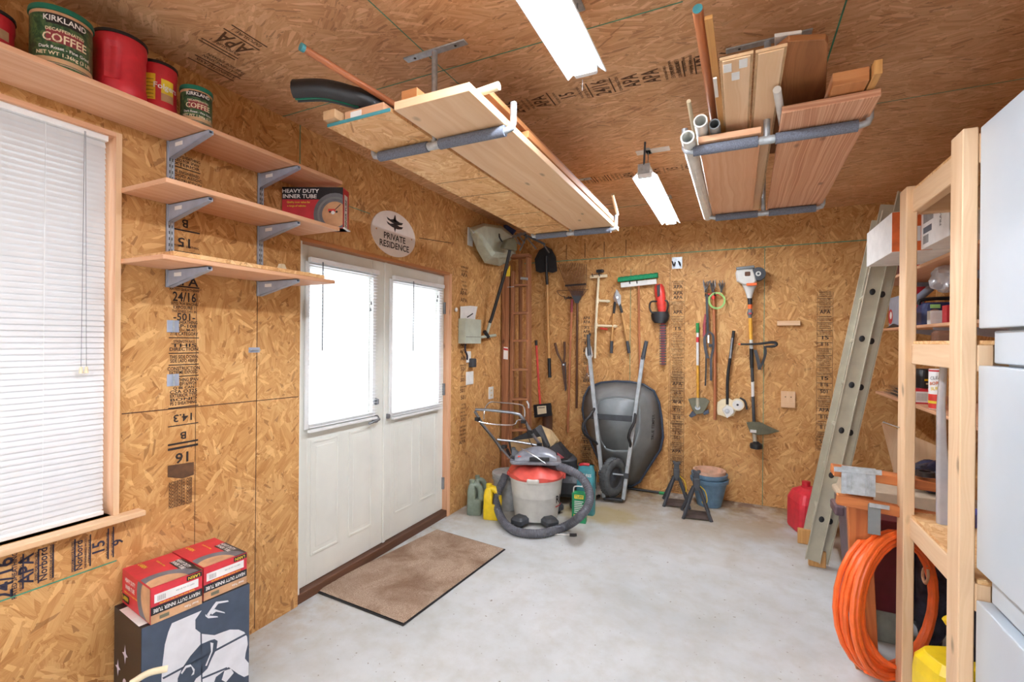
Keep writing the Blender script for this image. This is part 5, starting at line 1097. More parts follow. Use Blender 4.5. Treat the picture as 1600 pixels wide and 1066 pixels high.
# dark rakes bunch at the end of left rack
t = thing('garden_fork', 'grey steel garden forks bunched high in the corner behind the left rack', 'garden fork', Y(4.45, 812, 372))
m = MB()
for a, b, o in (((800, 375), (814, 383), 4.2), ((803, 367), (813, 382), 4.2), ((808, 365), (820, 380), 4.25), ((820, 368), (838, 389), 4.3), ((824, 367), (812, 392), 4.3), ((848, 380), (858, 395), 4.5), ((815, 364), (800, 371), 4.3)): m.beam(Y(o, *a), Y(o, *b), 0.012, 0.008, 'steel_grey', (0, 1, 0))
m.beam(Y(4.25, 798, 372), Y(4.25, 822, 364), 0.02, 0.012, 'steel_grey', (0, 1, 0)); m.beam(Y(4.3, 818, 366), Y(4.4, 852, 382), 0.02, 0.02, 'black_plastic', (0, 1, 0)); m.build('tines', t)
m = MB(); m.slab([Y(4.3, x, y) for x, y in ((786, 352), (791, 351), (806, 360), (800, 368), (790, 365))], (0, 0.02, 0), 'navy'); plabel(m.build('blade', t, 0.004), 'dark blue blade'); 

# wooden stepladder folded in the corner
t = thing('stepladder', 'old brown wooden stepladder folded upright in the left corner', 'stepladder', (0.12, 4.4, 0))
def rail(p0, p1, w, h, name='side_rail', mat='old_ladder'): return MB().beam(p0, p1, w, h, mat, (0, 1, 0)).build(name, t, 0.003)
fa0, fa1 = Vector((0.11, 4.32, 0.0)), Y(4.40, 802, 425); yl = 4.32
def LP(px, py, y=4.34): return Y(y, px, py)
for px0, px1, w in ((790, 791, 0.045), (797.5, 802, 0.05)):
    top = LP(px1, 424); bot = LP(px0, 800); bot.z = 0; rail(bot, top, 0.085 if w < .046 else 0.03, w)
for px0, px1 in ((826, 826),):
    top = LP(px1, 400, 4.42); bot = LP(px0, 800, 4.42); bot.z = 0; rail(bot, top, 0.03, 0.085)
top = LP(813, 405, 4.6); bot = LP(813, 800, 4.6); bot.z = 0; rail(bot, top, 0.025, 0.05)
for y in (447, 490, 533, 578, 624, 672):
    a, b = LP(802, y, 4.37), LP(826, y-1, 4.40); MB().beam(a, b, 0.10, 0.022, 'old_ladder').build('tread', t, 0.002)
a, b = LP(798, 402, 4.37), LP(829, 400, 4.40); MB().beam(a, b, 0.13, 0.03, 'old_ladder').build('top_cap', t, 0.002)
m = MB()
m.slab([LP(787, 542, 4.28), LP(793.5, 543, 4.28), LP(793.5, 562, 4.28), LP(786.5, 561, 4.28)], (0, 0.002, 0), 'label_white'); m.slab([LP(787, 544, 4.279), LP(793.5, 545, 4.279), LP(793.5, 548, 4.279), LP(787, 547, 4.279)], (0, 0.001, 0), 'red_card'); m.build('warning_label', t)
MB().slab([LP(796-7, 430, 4.27), LP(797, 414, 4.27), LP(797, 432, 4.27), LP(791, 432, 4.27)], (0, 0.002, 0), 'yellow_print').build('yellow_label', t)
m = MB(); m.tube([LP(823, 627, 4.33), LP(826, 632, 4.33), LP(826, 638, 4.33)], 0.01, 'galv', 8).tube([LP(814, 435, 4.33), LP(824, 436, 4.33)], 0.014, 'galv', 8).cyl(LP(793, 449, 4.27), LP(803, 448, 4.27), 0.004, None, 'galv', 6); m.build('spreader_bracket', t)

# ================================================================ FLOOR, LEFT GROUP
# doormat
c4 = [Z(0.012, 487, 921), Z(0.012, 630, 976), Z(0.012, 790, 857), Z(0.012, 683, 826)]
for p in c4: p.z = 0
def inset(q, f): c = sum(q, Vector())/4; return [p.lerp(c, f) for p in q]
t = thing('doormat', 'brown speckled doormat with black edge in front of the double door', 'doormat', sum(c4, Vector())/4)
MB().slab([p+Vector((0, 0, 0.001)) for p in c4], (0, 0, 0.006), 'black_plastic').build('rubber_backing', t, 0.002)
m = MB(); n = 40; A_ = inset(c4, 0.022); vs = []; fs = []; rg = random.Random(2)
for i in range(n+1):
    for j in range(n+1):
        p = A_[0].lerp(A_[1], i/n).lerp(A_[3].lerp(A_[2], i/n), j/n); e = 0.4 if i in (0, n) or j in (0, n) else 1
        vs.append((p.x, p.y, 0.0075+0.009*e*rg.uniform(0.8, 1.1)))
for i in range(n):
    for j in range(n): k = i*(n+1)+j; fs.append((k, k+n+1, k+n+2, k+1))
m.add(vs, fs, 'mat_carpet', None, True); m.build('pile', t)

# wet/dry vacuum
vx, vy = 0.690, 3.66; VR = 0.218
t = thing('shop_vacuum', 'white drum shop vacuum with red lid and long grey hose', 'vacuum cleaner', (vx, vy, 0))
VM = T(vx, vy, 0) @ Matrix.Diagonal((1, 1, 0.87, 1))
m = MB().lathe([(VR*0.80, 0.035), (VR*0.83, 0.04), (VR*0.86, 0.10), (VR*0.93, 0.25), (VR*0.935, 0.252), (VR*0.945, 0.262), (VR*1.0, 0.40), (VR*1.03, 0.405), (VR*1.03, 0.43), (VR*0.98, 0.435)], 'vac_body', VM, 48, caps=True)
a_ = math.atan2(CAM_P.y-vy, CAM_P.x-vx); m2 = []
wraptext(m, 'R', 0.085, 'ink', (vx, vy), VR*0.955, a_+0.98, 0.205, 0.9, 0); wraptext(m, 'I', 0.085, 'ink', (vx, vy), VR*0.955, a_+1.18, 0.205, 0.9, 0); band(m, (vx, vy), VR*0.95, 0.145, 0.155, 'red_bright', a_+0.86, a_+1.6, 10)
drum = m.build('drum', t)
rings = []
for zz, rr, lob in ((0.425, 1.06, 0.0), (0.455, 1.09, 0.03), (0.485, 1.0, 0.05), (0.52, 0.80, 0.04), (0.535, 0.55, 0.0)):
    rings.append([(VR*(rr+lob*math.cos(4*a+0.4))*math.cos(a), VR*(rr+lob*math.cos(4*a+0.4))*math.sin(a), zz+0.012*math.cos(6*a)*(zz > 0.44)) for a in [2*PI*k/60 for k in range(60)]])
m = MB().loft(rings, 'vac_red', VM); 
lid = m.build('lid', t)
for da in (-0.12, 1.5, -1.7, 3.0):
    a = a_+da; MB().box((VR*1.06, 0, 0.435), (0.03, 0.10, 0.045), 'vac_body' if abs(da) < 0.5 else 'vac_red', VM @ RZ(a)).build('latch', lid, 0.012, 3)
MB().cyl((vx, vy-0.02, 0.455), (vx, vy-0.02, 0.495), 0.04, None, 'black_plastic', 16).build('lid_knob', lid)
for da in (0.52, -0.62, 2.3, -2.5):
    a = a_+da; M_ = VM @ RZ(a) @ T(VR*1.02, 0, 0.0)
    m = MB().loft([[(x, y, z) for x, y in rrect(0.13*s, 0.115*s, 0.03)] for z, s in ((0.035, 1.0), (0.075, 1.0), (0.10, 0.72))], 'dark_grey', M_, False)
    o = m
    m2 = MB(); 
    for i_, f_ in enumerate(m.f): pass
    cf = m.build('caster_foot', t, 0.006); MB().cyl(M_ @ Vector((0.015, -0.03, 0.0285)), M_ @ Vector((0.015, 0.03, 0.0285)), 0.025, None, 'black_plastic', 16).build('caster', cf)
# the hose: a closed sweep round the front of the drum
hp = [(862, 726, 3.72, None), (880, 733, 3.66, None), (900, 742, 3.6, None), (917, 758, 3.5, None), (922, 783, 3.4, None), (908, 806, 3.3, None)]
P_ = [Y(3.62, 868, 727), Y(3.56, 890, 735), Y(3.52, 910, 748), Y(3.46, 921, 770), Y(3.40, 919, 790), Y(3.34, 905, 808), Z(.04, 885, 822), Z(.034, 855, 832), Z(.034, 830, 834), Z(.034, 805, 830), Z(.04, 789, 818), Y(3.46, 779, 800), Y(3.50, 776, 782), Y(3.52, 780, 765), Y(3.53, 786, 752), Y(3.56, 790, 742)]
for p in P_: p.z = max(p.z, 0.034)
sp = spline([Vector(p) for p in P_], 30); rad = [0.0335 if (i//2) % 2 else 0.0305 for i in range(len(sp))]
m = MB().tube(sp, rad, 'hose_grey', 14); m.build('hose', t)
a, b = Y(3.66, 845, 722), Y(3.60, 872, 729); m = MB().cyl(a, b, 0.034, 0.036, 'black_plastic', 16).cyl(Y(3.68, 841, 720), Y(3.665, 846, 722), 0.038, None, 'red_bright', 16); m.build('hose_cuff', t)
m = MB().tube([Z(.006, 845, 838), Z(.006, 865, 835), Z(.006, 885, 836), Z(.008, 893, 836)], 0.0045, 'paper', 8, sub=4).cyl(Z(.012, 890, 836), Z(.012, 901, 836), 0.012, None, 'black_plastic', 8); plabel(m.build('power_cord', t), 'white power cord with black plug')
# floor nozzle and smoky lid resting on the lid
t = thing('appliance_part', 'smoky grey domed cover with handle lying on the red vacuum lid', 'cover', (vx, vy, 0.58))
M_ = T(vx+0.01, vy-0.05, -0.082) @ RZ(0.42)
MB().loft([[(x, y, z) for x, y in rrect(w_, d_, 0.03)] for w_, d_, z in ((0.40, 0.24, 0.578), (0.42, 0.25, 0.590), (0.42, 0.25, 0.60), (0.40, 0.23, 0.604))], 'lid_smoke', M_, False).build('tray_base', t)
rings = []
for i in range(13):
    x = -0.17+0.34*i/12; hh = 0.018+0.085*math.sin(PI*min(1, (i+0.6)/13.5))**0.8*(0.75+0.35*i/12) ; rings.append([(x, 0.10*math.cos(a), 0.605+hh*max(0.0, math.sin(a))) for a in [PI*k/11 for k in range(12)]])
MB().loft(rings, 'lid_smoke', M_).build('dome', t)
MB().loft([[(x, y, 0.605+(z-0.605)*0.75) for x, y in ((-0.20, -0.04), (-0.12, -0.04), (-0.12, 0.04), (-0.20, 0.04))] if z < 0.65 else [(x, y, 0.605+(z-0.605)*0.75) for x, y in ((-0.20, -0.02), (-0.165, -0.02), (-0.165, 0.02), (-0.20, 0.02))] for z in (0.605, 0.64, 0.70, 0.72)], 'dark_grey', M_, False).build('upright_handle', t, 0.006)
MB().box((-0.12, -0.06, 0.625), (0.05, 0.05, 0.03), 'red_bright', M_).box((0.03, -0.115, 0.625), (0.16, 0.02, 0.03), 'black_plastic', M_).build('trim', t, 0.004)
MB().tube([M_ @ Vector(p) for p in ((-0.12, -0.10, 0.71), (-0.02, -0.13, 0.66), (0.08, -0.15, 0.60))], 0.004, 'chrome', 6, sub=4).build('wire', t)

# jugs
def jug(x, y, rz, w, d, h, mat, label, neck='c', cap=None):
    t = thing('plastic_jug', label, 'jug', (x, y, 0), 'plastic jugs by the left wall')
    M_ = T(x, y, 0) @ RZ(rz); hw = w/2
    prof = [(-hw, 0.004), (hw, 0.004), (hw, h*0.50), (hw*0.95, h*0.62), (hw*0.62, h*0.86), (hw*0.1, h*0.93), (-hw*0.35, h*0.93), (-hw*0.95, h*0.86), (-hw, h*0.55)]
    hole = [(hw*0.1, h*0.42), (hw*0.52, h*0.42), (hw*0.50, h*0.72), (hw*0.1, h*0.80)]
    R_ = Matrix(((1, 0, 0, 0), (0, 0, 1, -d/2), (0, 1, 0, 0), (0, 0, 0, 1)))
    m = MB()
    # body built round the handle opening: lower block, spout side, handle loop
    m.loft([[(a, b, z) for a, b in rrect(w*s, d*s, 0.02)] for z, s in ((0.002, 0.94), (0.008, 1), (h*0.40, 1), (h*0.46, 0.96))], mat, M_, False)
    m.loft([[(a-w*0.2, b, z) for a, b in rrect(w*0.55*s, d*s, 0.015)] for z, s in ((h*0.40, 1), (h*0.70, 1), (h*0.84, 0.8), (h*0.90, 0.5))], mat, M_, False)
    m.tube([M_ @ Vector(p) for p in ((w*0.40, 0, h*0.40), (w*0.41, 0, h*0.58), (w*0.32, 0, h*0.78), (w*0.05, 0, h*0.86), (-w*0.15, 0, h*0.82))], d*0.26, mat, 12, sub=4)
    m.build('jug_body', t)
    MB().cyl(M_ @ Vector((-w*0.2, 0, h*0.88)), M_ @ Vector((-w*0.2, 0, h)), d*0.24, None, cap or mat, 16).build('cap', t, 0.002)
jug(0.175, 3.52, 0.35, 0.125, 0.10, 0.295, 'jug_green', 'grey-green plastic jug, left of the yellow jug')
jug(0.14, 3.67, 0.35, 0.115, 0.09, 0.29, 'jug_green', 'pale grey jug half hidden behind the grey-green jug')
jug(0.355, 3.50, 0.25, 0.135, 0.11, 0.29, 'yellow', 'yellow plastic jug between the grey-green jug and the vacuum', cap='yellow')
t = thing('bucket', 'grey plastic bucket with closed lid behind the vacuum', 'bucket', (0.36, 3.80, 0))
MB().lathe([(0.115, 0.0), (0.12, 0.005), (0.137, 0.26), (0.146, 0.262), (0.146, 0.275), (0.139, 0.277), (0.141, 0.30)], 'bucket_grey', T(0.36, 3.80, 0), 36, caps=True).build('bucket_body', t)
MB().lathe([(0.02, 0.318), (0.128, 0.316), (0.134, 0.322), (0.147, 0.320), (0.150, 0.300), (0.145, 0.290)], 'bucket_grey', T(0.36, 3.80, 0), 36, caps=True).build('lid', t)
# green and teal packs
t = thing('grass_seed_box', 'green carton with yellow print and wire handle right of the vacuum', 'carton', (1.03, 3.86, 0)); M_ = T(0.985, 3.72, 0) @ RZ(0.15)
q = Card(M_, (0.115, 0.07, 0.245), 'green_box'); q.rect('-y', 0.02, 0.20, 0.095, 0.232, 'yellow_print', 1); q.txt('-y', 'TUFF', 0.057, 0.216, 0.03, 'green_box', 1, 0, 3)
for i in range(7): q.rect('-y', 0.02, 0.085+i*0.015, 0.095-0.01*(i % 2), 0.091+i*0.015, 'label_white', 1)
q.rect('-y', 0.015, 0.02, 0.07, 0.07, 'yellow_print', 1); q.build('carton_body', t, 0.001)
MB().tube([M_ @ Vector(p) for p in ((0.01, 0.02, 0.245), (0.012, 0.02, 0.285), (0.035, 0.02, 0.297), (0.085, 0.02, 0.297), (0.106, 0.02, 0.285), (0.108, 0.02, 0.245))], 0.005, 'paper', 8, sub=2).build('handle', t)
t = thing('seed_bag', 'teal and white bag standing behind the green carton', 'bag', (1.03, 3.97, 0))
m = MB(); m.loft([[(1.03+a, 3.97+b, z) for a, b in rrect(0.15*s, 0.10*s2, 0.02)] for z, s, s2 in ((0.0, 1, .8), (0.02, 1, 1), (0.2, 1.02, 1.05), (0.36, 0.98, .8), (0.41, 0.9, .3), (0.43, 0.95, .15))], 'teal')
for i in range(3): m.text(('NATURES', 'SEED', 'MIX')[i], 0.035, 'label_white', frame((1.03, 3.915, 0.345-i*0.045), (1, 0.1, 0), (0, 0, 1)), 0.8)
m.build('bag_body', t, 0.002); MB().tube([(0.99, 3.92, 0.43), (1.03, 3.90, 0.445), (1.07, 3.92, 0.44)], 0.012, 'red_card', 8, sub=2).build('closure', t)
m = MB().cyl(Z(.03, 893, 790), Z(.03, 918, 785), 0.030, 0.026, 'black_plastic', 14).cyl(Z(.03, 918, 785), Z(.025, 936, 775), 0.020, 0.014, 'black_plastic', 12); tag(m.build('hose_nozzle'), 'black hose nozzle lying on the floor right of the vacuum', 'nozzle')
m = MB(); a, b = Z(.015, 1003, 766), Z(.015, 1046, 773); a.y = min(a.y, 4.8); m.cyl(Z(.015, 960, 760), Z(.015, 1030, 770), 0.011, None, 'black_plastic', 10).cyl(Z(.015, 1030, 770), Z(.015, 1044, 772), 0.014, None, 'grass_handle', 10); tag(m.build('floor_stake'), 'thin black stick with green end lying along the back wall', 'stick')

# mower with grass catcher
mx_, my_ = 0.50, 4.20
t = thing('lawn_mower', 'lawn mower with folded steel handle and grass catcher in the left corner', 'lawn mower', (mx_, my_, 0))
M_ = T(0.70, 4.32, 0) @ RZ(0.25)
MB().loft([[(x, y, z) for x, y in rrect(0.50*s, 0.50*s, 0.12)] for z, s in ((0.07, 1), (0.10, 1.02), (0.20, 0.98), (0.25, 0.8))], 'black_plastic', M_, False).build('deck', t, 0.008)
MB().lathe([(0.12, 0.25), (0.13, 0.27), (0.13, 0.36), (0.09, 0.40), (0.02, 0.41)], 'dark_grey', M_ @ T(0, 0.02, 0), 24, caps=True).build('engine', t)
for sx in (-1, 1):
    for sy in (-1, 1): c_ = M_ @ Vector((sx*0.27, sy*0.20, 0.10)); e_ = M_ @ Vector((sx*0.31, sy*0.20, 0.10)); MB().cyl(c_, e_, 0.10, None, 'black_plastic', 24).cyl(c_.lerp(e_, 0.6), c_.lerp(e_, 1.1), 0.055, None, 'cream', 18).build('wheel', t, 0.006)
def MQ(px, py, y): return Y(y-0.25, px, py)
m = MB(); TB = [MQ(797, 716, 3.98), MQ(778, 694, 3.93), MQ(755, 665, 3.86), MQ(742, 643, 3.82), MQ(743, 640, 3.82), MQ(765, 641, 3.86), MQ(800, 645, 3.92), MQ(812, 648, 3.95), MQ(818, 655, 3.97), MQ(835, 683, 4.03), MQ(851, 705, 4.08)]
m.tube(TB, 0.013, 'steel_grey', 10); m.build('upper_handle', t)
m = MB(); m.tube([MQ(756, 655, 3.84), MQ(757, 640, 3.9), MQ(765, 629, 3.92), MQ(780, 629, 3.94), MQ(812, 632, 4.0), MQ(819, 638, 4.02), MQ(820, 652, 3.98)], 0.006, 'chrome', 8, sub=3); m.tube([MQ(743, 656, 3.80), MQ(748, 659, 3.81), MQ(770, 663, 3.86), MQ(802, 664, 3.92), MQ(808, 657, 3.93), MQ(815, 656, 3.95)], 0.006, 'chrome', 8, sub=3); m.build('bail_bar', t)
m = MB(); m.tube([MQ(777, 687, 3.92), MQ(805, 690, 3.98), MQ(840, 696, 4.05)], 0.010, 'steel_grey', 8); m.tube([MQ(792, 702, 3.95), MQ(797, 712, 3.98), MQ(803, 728, 4.0)], 0.013, 'black_plastic', 8); m.build('cross_bar', t)
for px, py, y in ((746, 655, 3.80), (818, 659, 3.95), (788, 698, 3.93), (829, 675, 4.0), (843, 695, 4.05)): MB().box(MQ(px, py, y), (0.04, 0.035, 0.03), 'black_plastic').build('handle_clamp', t, 0.003)
MB().tube([MQ(750, 662, 3.83), MQ(770, 685, 3.88), MQ(783, 705, 3.9)], 0.004, 'black_plastic', 6, sub=4).build('control_cable', t); MB().tube([MQ(822, 662, 3.95), MQ(828, 690, 3.98), MQ(845, 712, 4.02)], 0.004, 'black_plastic', 6, sub=4).build('control_cable', t)
bagf = [MQ(793, 689, 4.10), MQ(836, 669, 4.12), MQ(842, 664, 4.14), MQ(856, 697, 4.12), MQ(853, 712, 4.1), MQ(800, 717, 4.08)]
m = MB(); m.slab(bagf, (0.02, 0.02, 0), 'black_plastic'); m.slab([MQ(797, 690, 4.085), MQ(845, 683, 4.085), MQ(850, 706, 4.085), MQ(800, 712, 4.085)], (0, 0.01, 0), 'tan_cloth')
m.build('catcher_front', t, 0.004)
m = MB(); m.loft([[MQ(842, 664, 4.14), MQ(859, 673, 4.2), MQ(870, 690, 4.25), MQ(860, 700, 4.15), MQ(852, 700, 4.12)], [MQ(844, 664, 4.35), MQ(862, 672, 4.38), MQ(874, 688, 4.4), MQ(870, 704, 4.38), MQ(856, 704, 4.35)]], 'tan_cloth', smooth=False); m.build('catcher_side', t, 0.004)
m = MB(); m.slab([MQ(857, 700, 4.10), MQ(871, 692, 4.2), MQ(890, 714, 4.25), MQ(887, 719, 4.2), MQ(862, 722, 4.1)], (0.0, 0.08, 0), 'black_plastic').slab([MQ(870, 707, 4.09), MQ(882, 716, 4.12), MQ(872, 719, 4.08)], (0, 0.01, 0), 'leather_red'); m.build('catcher_flap', t, 0.004)

# jack stands and pots
def jack(x, y, rz, label):
    t = thing('jack_stand', label, 'jack stand', (x, y, 0), 'black steel jack stands')
    M_ = T(x, y, 0) @ RZ(rz); b = 0.112
    MB().box((0, 0, 0.012), (2*b-0.02, 2*b-0.02, 0.004), 'rust', M_).build('base_plate', t)
    for i, j in ((-1, -1), (1, -1), (1, 1), (-1, 1)):
        p0, p1 = M_ @ Vector((i*b, j*b, 0.0)), M_ @ Vector((i*0.02, j*0.02, 0.25)); MB().beam(p0, p1, 0.026, 0.018, 'dark_grey', M_.to_3x3() @ Vector((i, -j, 0))).build('leg', t, 0.002)
    MB().box((0, 0, 0.275), (0.052, 0.052, 0.10), 'dark_grey', M_).build('collar', t, 0.003)
    MB().box((0, 0, 0.34), (0.044, 0.044, 0.09), 'dark_grey', M_).prism([(-0.030, 0.375), (0.030, 0.375), (0.032, 0.395), (0.018, 0.395), (0.0, 0.388), (-0.018, 0.395), (-0.032, 0.395)], 0.036, 'dark_grey', M_ @ Matrix(((1, 0, 0, 0), (0, 0, -1, 0.018), (0, 1, 0, 0), (0, 0, 0, 1)))).build('saddle', t, 0.002)
    MB().tube([M_ @ Vector(p) for p in ((0.03, 0, 0.26), (0.07, -0.01, 0.22), (0.085, -0.01, 0.14), (0.06, 0, 0.11), (0.045, 0.0, 0.13))], 0.004, 'yellow', 6, sub=4).build('release_lever', t)
jack(1.71, 4.58, 0.15, 'black steel jack stand on the left, one of the pair before the blue pots')
jack(1.90, 4.345, 0.15, 'black steel jack stand on the right, one of the pair before the blue pots')
px_, py_ = 1.985, 4.70
def pot(r0, r1, h, z, mat, label, rim=0.03, name='flower_pot'):
    m = MB().lathe([(r0*0.9, z), (r0, z+0.003), (r1*0.95, z+h-rim), (r1*1.03, z+h-rim), (r1*1.05, z+h), (r1*0.93, z+h), (r1*0.90, z+h-0.02), (r0*0.85, z+0.02), (0.003, z+0.02)], mat, T(px_, py_, 0), 40, caps=False)
    if 'clay' in mat: m.cyl((px_, py_, z+h-0.09), (px_, py_, z+h-0.075), r1*0.87, None, 'pot_shade', 32)  # dark disc stands in for the shade inside the hollow pot
    return tag(m.build(name), label, 'flower pot', 'nested flower pots')
pot(0.105, 0.158, 0.25, 0.0, 'pot_blue', 'blue plastic flower pot, outermost and lowest of the nested pots'); pot(0.10, 0.150, 0.25, 0.045, 'pot_blue', 'blue plastic flower pot nested inside the lowest blue one'); pot(0.09, 0.135, 0.22, 0.105, 'pot_clay', 'clay coloured flower pot, topmost of the nested pots')
# ================================================================ RIGHT SIDE
# red fuel can behind the ladder
t = thing('fuel_can', 'red plastic fuel can on the floor behind the ladder feet', 'fuel can', (2.70, 4.42, 0)); M_ = T(2.735, 4.42, 0) @ RZ(0.3)
MB().loft([[(x, y, z) for x, y in rrect(0.24*s, 0.28*s, 0.05)] for z, s in ((0.0, 0.95), (0.02, 1.0), (0.24, 1.0), (0.31, 0.8), (0.345, 0.45))], 'red_plastic', M_, False).build('can_body', t, 0.012, 3)
MB().cyl(M_ @ Vector((0, 0.05, 0.33)), M_ @ Vector((0, 0.05, 0.38)), 0.03, None, 'red_plastic', 16).build('cap', t)
# ---- extension ladder leaning on the right wall shelves
t = thing('extension_ladder', 'aluminium extension ladder leaning to the right against the ceiling corner', 'ladder', (2.75, 3.9, 0))
yN, yF = 3.74, 4.12
def lad(y, pb, pt, w, name, holes):
    b, tp = Y(y, *pb), Y(y, *pt); b.z = max(b.z, 0.03); u = (tp-b).normalized(); s = Vector((0, 1, 0)).cross(u) 
    m = MB(); L_ = (tp-b).length; F = frame(b, u, s)
    m.box((L_/2, 0, 0.0), (L_, w, 0.006), 'alu', F); 
    for e in (-1, 1): m.box((L_/2, e*(w/2-0.002), 0.010 if y > 3.9 else -0.010), (L_, 0.004, 0.024), 'alu', F)
    o = m.build('side_rail', t); return b, tp, u, s, L_
# near rails: base section and fly section side by side
bN, tN, u, s, LL = lad(yN, (1282, 884), (1415, 300), 0.085, 'n', True)
bN2, tN2, u2, s2, LL2 = lad(yN-0.03, (1269, 876), (1391, 330), 0.085, 'n', True)
nf = Vector((0, 1, 0))
bF, tF, u3, s3, LL3 = lad(yF, (1263, 852), (1374, 345), 0.085, 'f', False)
bF2, tF2, u4, s4, LL4 = lad(yF-0.02, (1274, 862), (1388, 320), 0.085, 'f', False)
k = Y(yN, 1284, 814).z-0.02
while k < LL-0.1:
    p = bN+u*k; q_ = bF2+u4*k
    MB().cyl(p+Vector((0, 0.0, 0)), q_, 0.0165, None, 'alu', 12).build('rung', t)
    MB().sphere((0, 0, 0), (0.021, 0.016, 0.004), 'black_plastic', 14, frame(p+Vector((0, -0.006, 0)), u, s)).build('rung_socket', t)
    p = bN2+u2*k; q_ = bF+u3*k
    MB().cyl(p, q_, 0.0165, None, 'alu', 12).build('rung', t)
    MB().sphere((0, 0, 0), (0.021, 0.016, 0.004), 'black_plastic', 14, frame(p+Vector((0, -0.006, 0)), u, s)).build('rung_socket', t)
    k += 0.305
for p in (bN, bF):
    MB().box((p.x-0.02, p.y, 0.055), (0.10, 0.035, 0.11), 'ash').build('wooden_foot', t, 0.004)

# ---- storage bin
def bin_(x0, y0, w, d, h, mat, lidm, label, rz=0, lidh=0.07):
    t = thing('storage_bin', label, 'storage bin', (x0+w/2, y0+d/2, 0)); M_ = T(x0+w/2, y0+d/2, 0) @ RZ(rz)
    MB().loft([[(x, y, z) for x, y in rrect(w*s, d*s, 0.06)] for z, s in ((0.002, 0.86), (0.03, 0.88), (h-0.08, 0.97), (h-0.078, 1.02), (h, 1.03))], mat, M_, False).build('bin_body', t, 0.004)
    m = MB(); 
    for sx in (-1, 1): m.box((sx*w*0.30, -d/2*0.955, h*0.42), (w*0.10, 0.02, h*0.6), mat, M_)
    m.build('rib', t, 0.004)
    MB().loft([[(x, y, z) for x, y in rrect(w*s, d*s, 0.06)] for z, s in ((h-0.005, 1.06), (h+0.02, 1.07), (h+0.03, 1.0), (h+lidh, 0.93), (h+lidh+0.005, 0.86))], lidm, M_, False).build('lid', t, 0.004)
    for sx in (-1, 1): MB().box((sx*w*0.55, -d*0.12, h-0.05), (0.05, 0.16, 0.06), mat, M_).build('handle', t, 0.012, 2)
bin_(2.79, 3.24, 0.60, 0.46, 0.56, 'bin_purple', 'bin_lid', 'tall brown-purple storage bin with beige lid behind the sawhorse', 0.0, 0.11)
t = thing('tote_box', 'dark maroon tote box on the floor behind the orange hose', 'storage bin', (2.88, 3.03, 0))
MB().loft([[(2.88+x, 3.03+y, z) for x, y in rrect(0.19*s, 0.22*s, 0.02)] for z, s in ((0.16, 0.95), (0.60, 1.02), (0.62, 1.05))], 'maroon', None, False).build('tote_body', t, 0.004)
MB().bx((2.80, 2.94, 0.0), (2.96, 3.12, 0.158), 'silver_box').build('stand_block', t, 0.003)
MB().bx((2.80, 2.909, 0.50), (2.83, 2.914, 0.60), 'paper').build('price_label', t)

# ---- sawhorse
ys = 2.62
t = thing('sawhorse', 'wooden sawhorse with galvanised brackets and worn orange-brown beams', 'sawhorse', (2.85, ys, 0))
a, b = Y(ys, 1300, 727), Y(ys, 1500, 757); MB().beam(a+Vector((0, 0, -0.02)), b+Vector((0, 0, -0.02)), 0.09, 0.04, 'saw_leg').build('top_beam', t, 0.003)
a2, b2 = Y(ys-0.06, 1307, 779), Y(ys-0.06, 1500, 818); MB().beam(a2, b2, 0.04, 0.045, 'saw_leg').build('lower_beam', t, 0.003)
lt, lb = Y(ys, 1340, 772), Z(0.0, 1354, 1046); MB().beam(lb, lt, 0.088, 0.038, 'saw_leg', (0, 1, 0)).build('leg', t, 0.003)
m = MB(); c1 = Y(ys-0.065, 1341, 752); m.box(c1, (0.125, 0.006, 0.125), 'galv')
for s_ in (-0.042, -0.028, 0.028, 0.042): m.box((c1.x+s_, c1.y-0.004, c1.z-0.01), (0.006, 0.004, 0.09), 'galv')
m.beam(Y(ys-0.07, 1303, 733), Y(ys-0.07, 1378, 739), 0.006, 0.022, 'galv', (0, 0, 1)); m.box((c1.x, c1.y-0.004, c1.z+0.045), (0.024, 0.002, 0.012), 'kraft'); m.build('bracket', t, 0.001)
m = MB(); m.beam(Y(ys-0.10, 1358, 789), Y(ys-0.10, 1390, 794), 0.006, 0.018, 'galv', (0, 0, 1)); c2 = Y(ys-0.09, 1366, 812); m.box(c2, (0.045, 0.006, 0.13), 'tray_grey'); m.build('second_bracket', t, 0.001)
MB().beam((2.755, 2.86, 0), (2.745, 2.66, c1.z-0.03), 0.05, 0.088, 'saw_leg', (0, 1, 0)).build('leg', t, 0.003)
for x_ in (3.25, 3.33):
    MB().beam((x_+0.02, ys+(0.25 if x_ > 3.3 else -0.12), 0), (x_-0.03, ys, c1.z-0.03), 0.04, 0.088, 'saw_leg', (0, 1, 0)).build('leg', t, 0.003)
rr_ = [Y(ys, 1445, 731)]; q = rr_[0]; m = MB().lathe([(0.018, 0), (0.03, 0), (0.03, 0.022), (0.018, 0.022)], 'black_plastic', T(q.x+0.0, ys, a.z-0.012+0.005) , 24); m.v = [Vector(((v.x-q.x)*1.15+q.x, v.y, v.z)) for v in m.v]
tag(m.build('tape_roll'), 'roll of black tape lying on the sawhorse beam', 'tape roll')

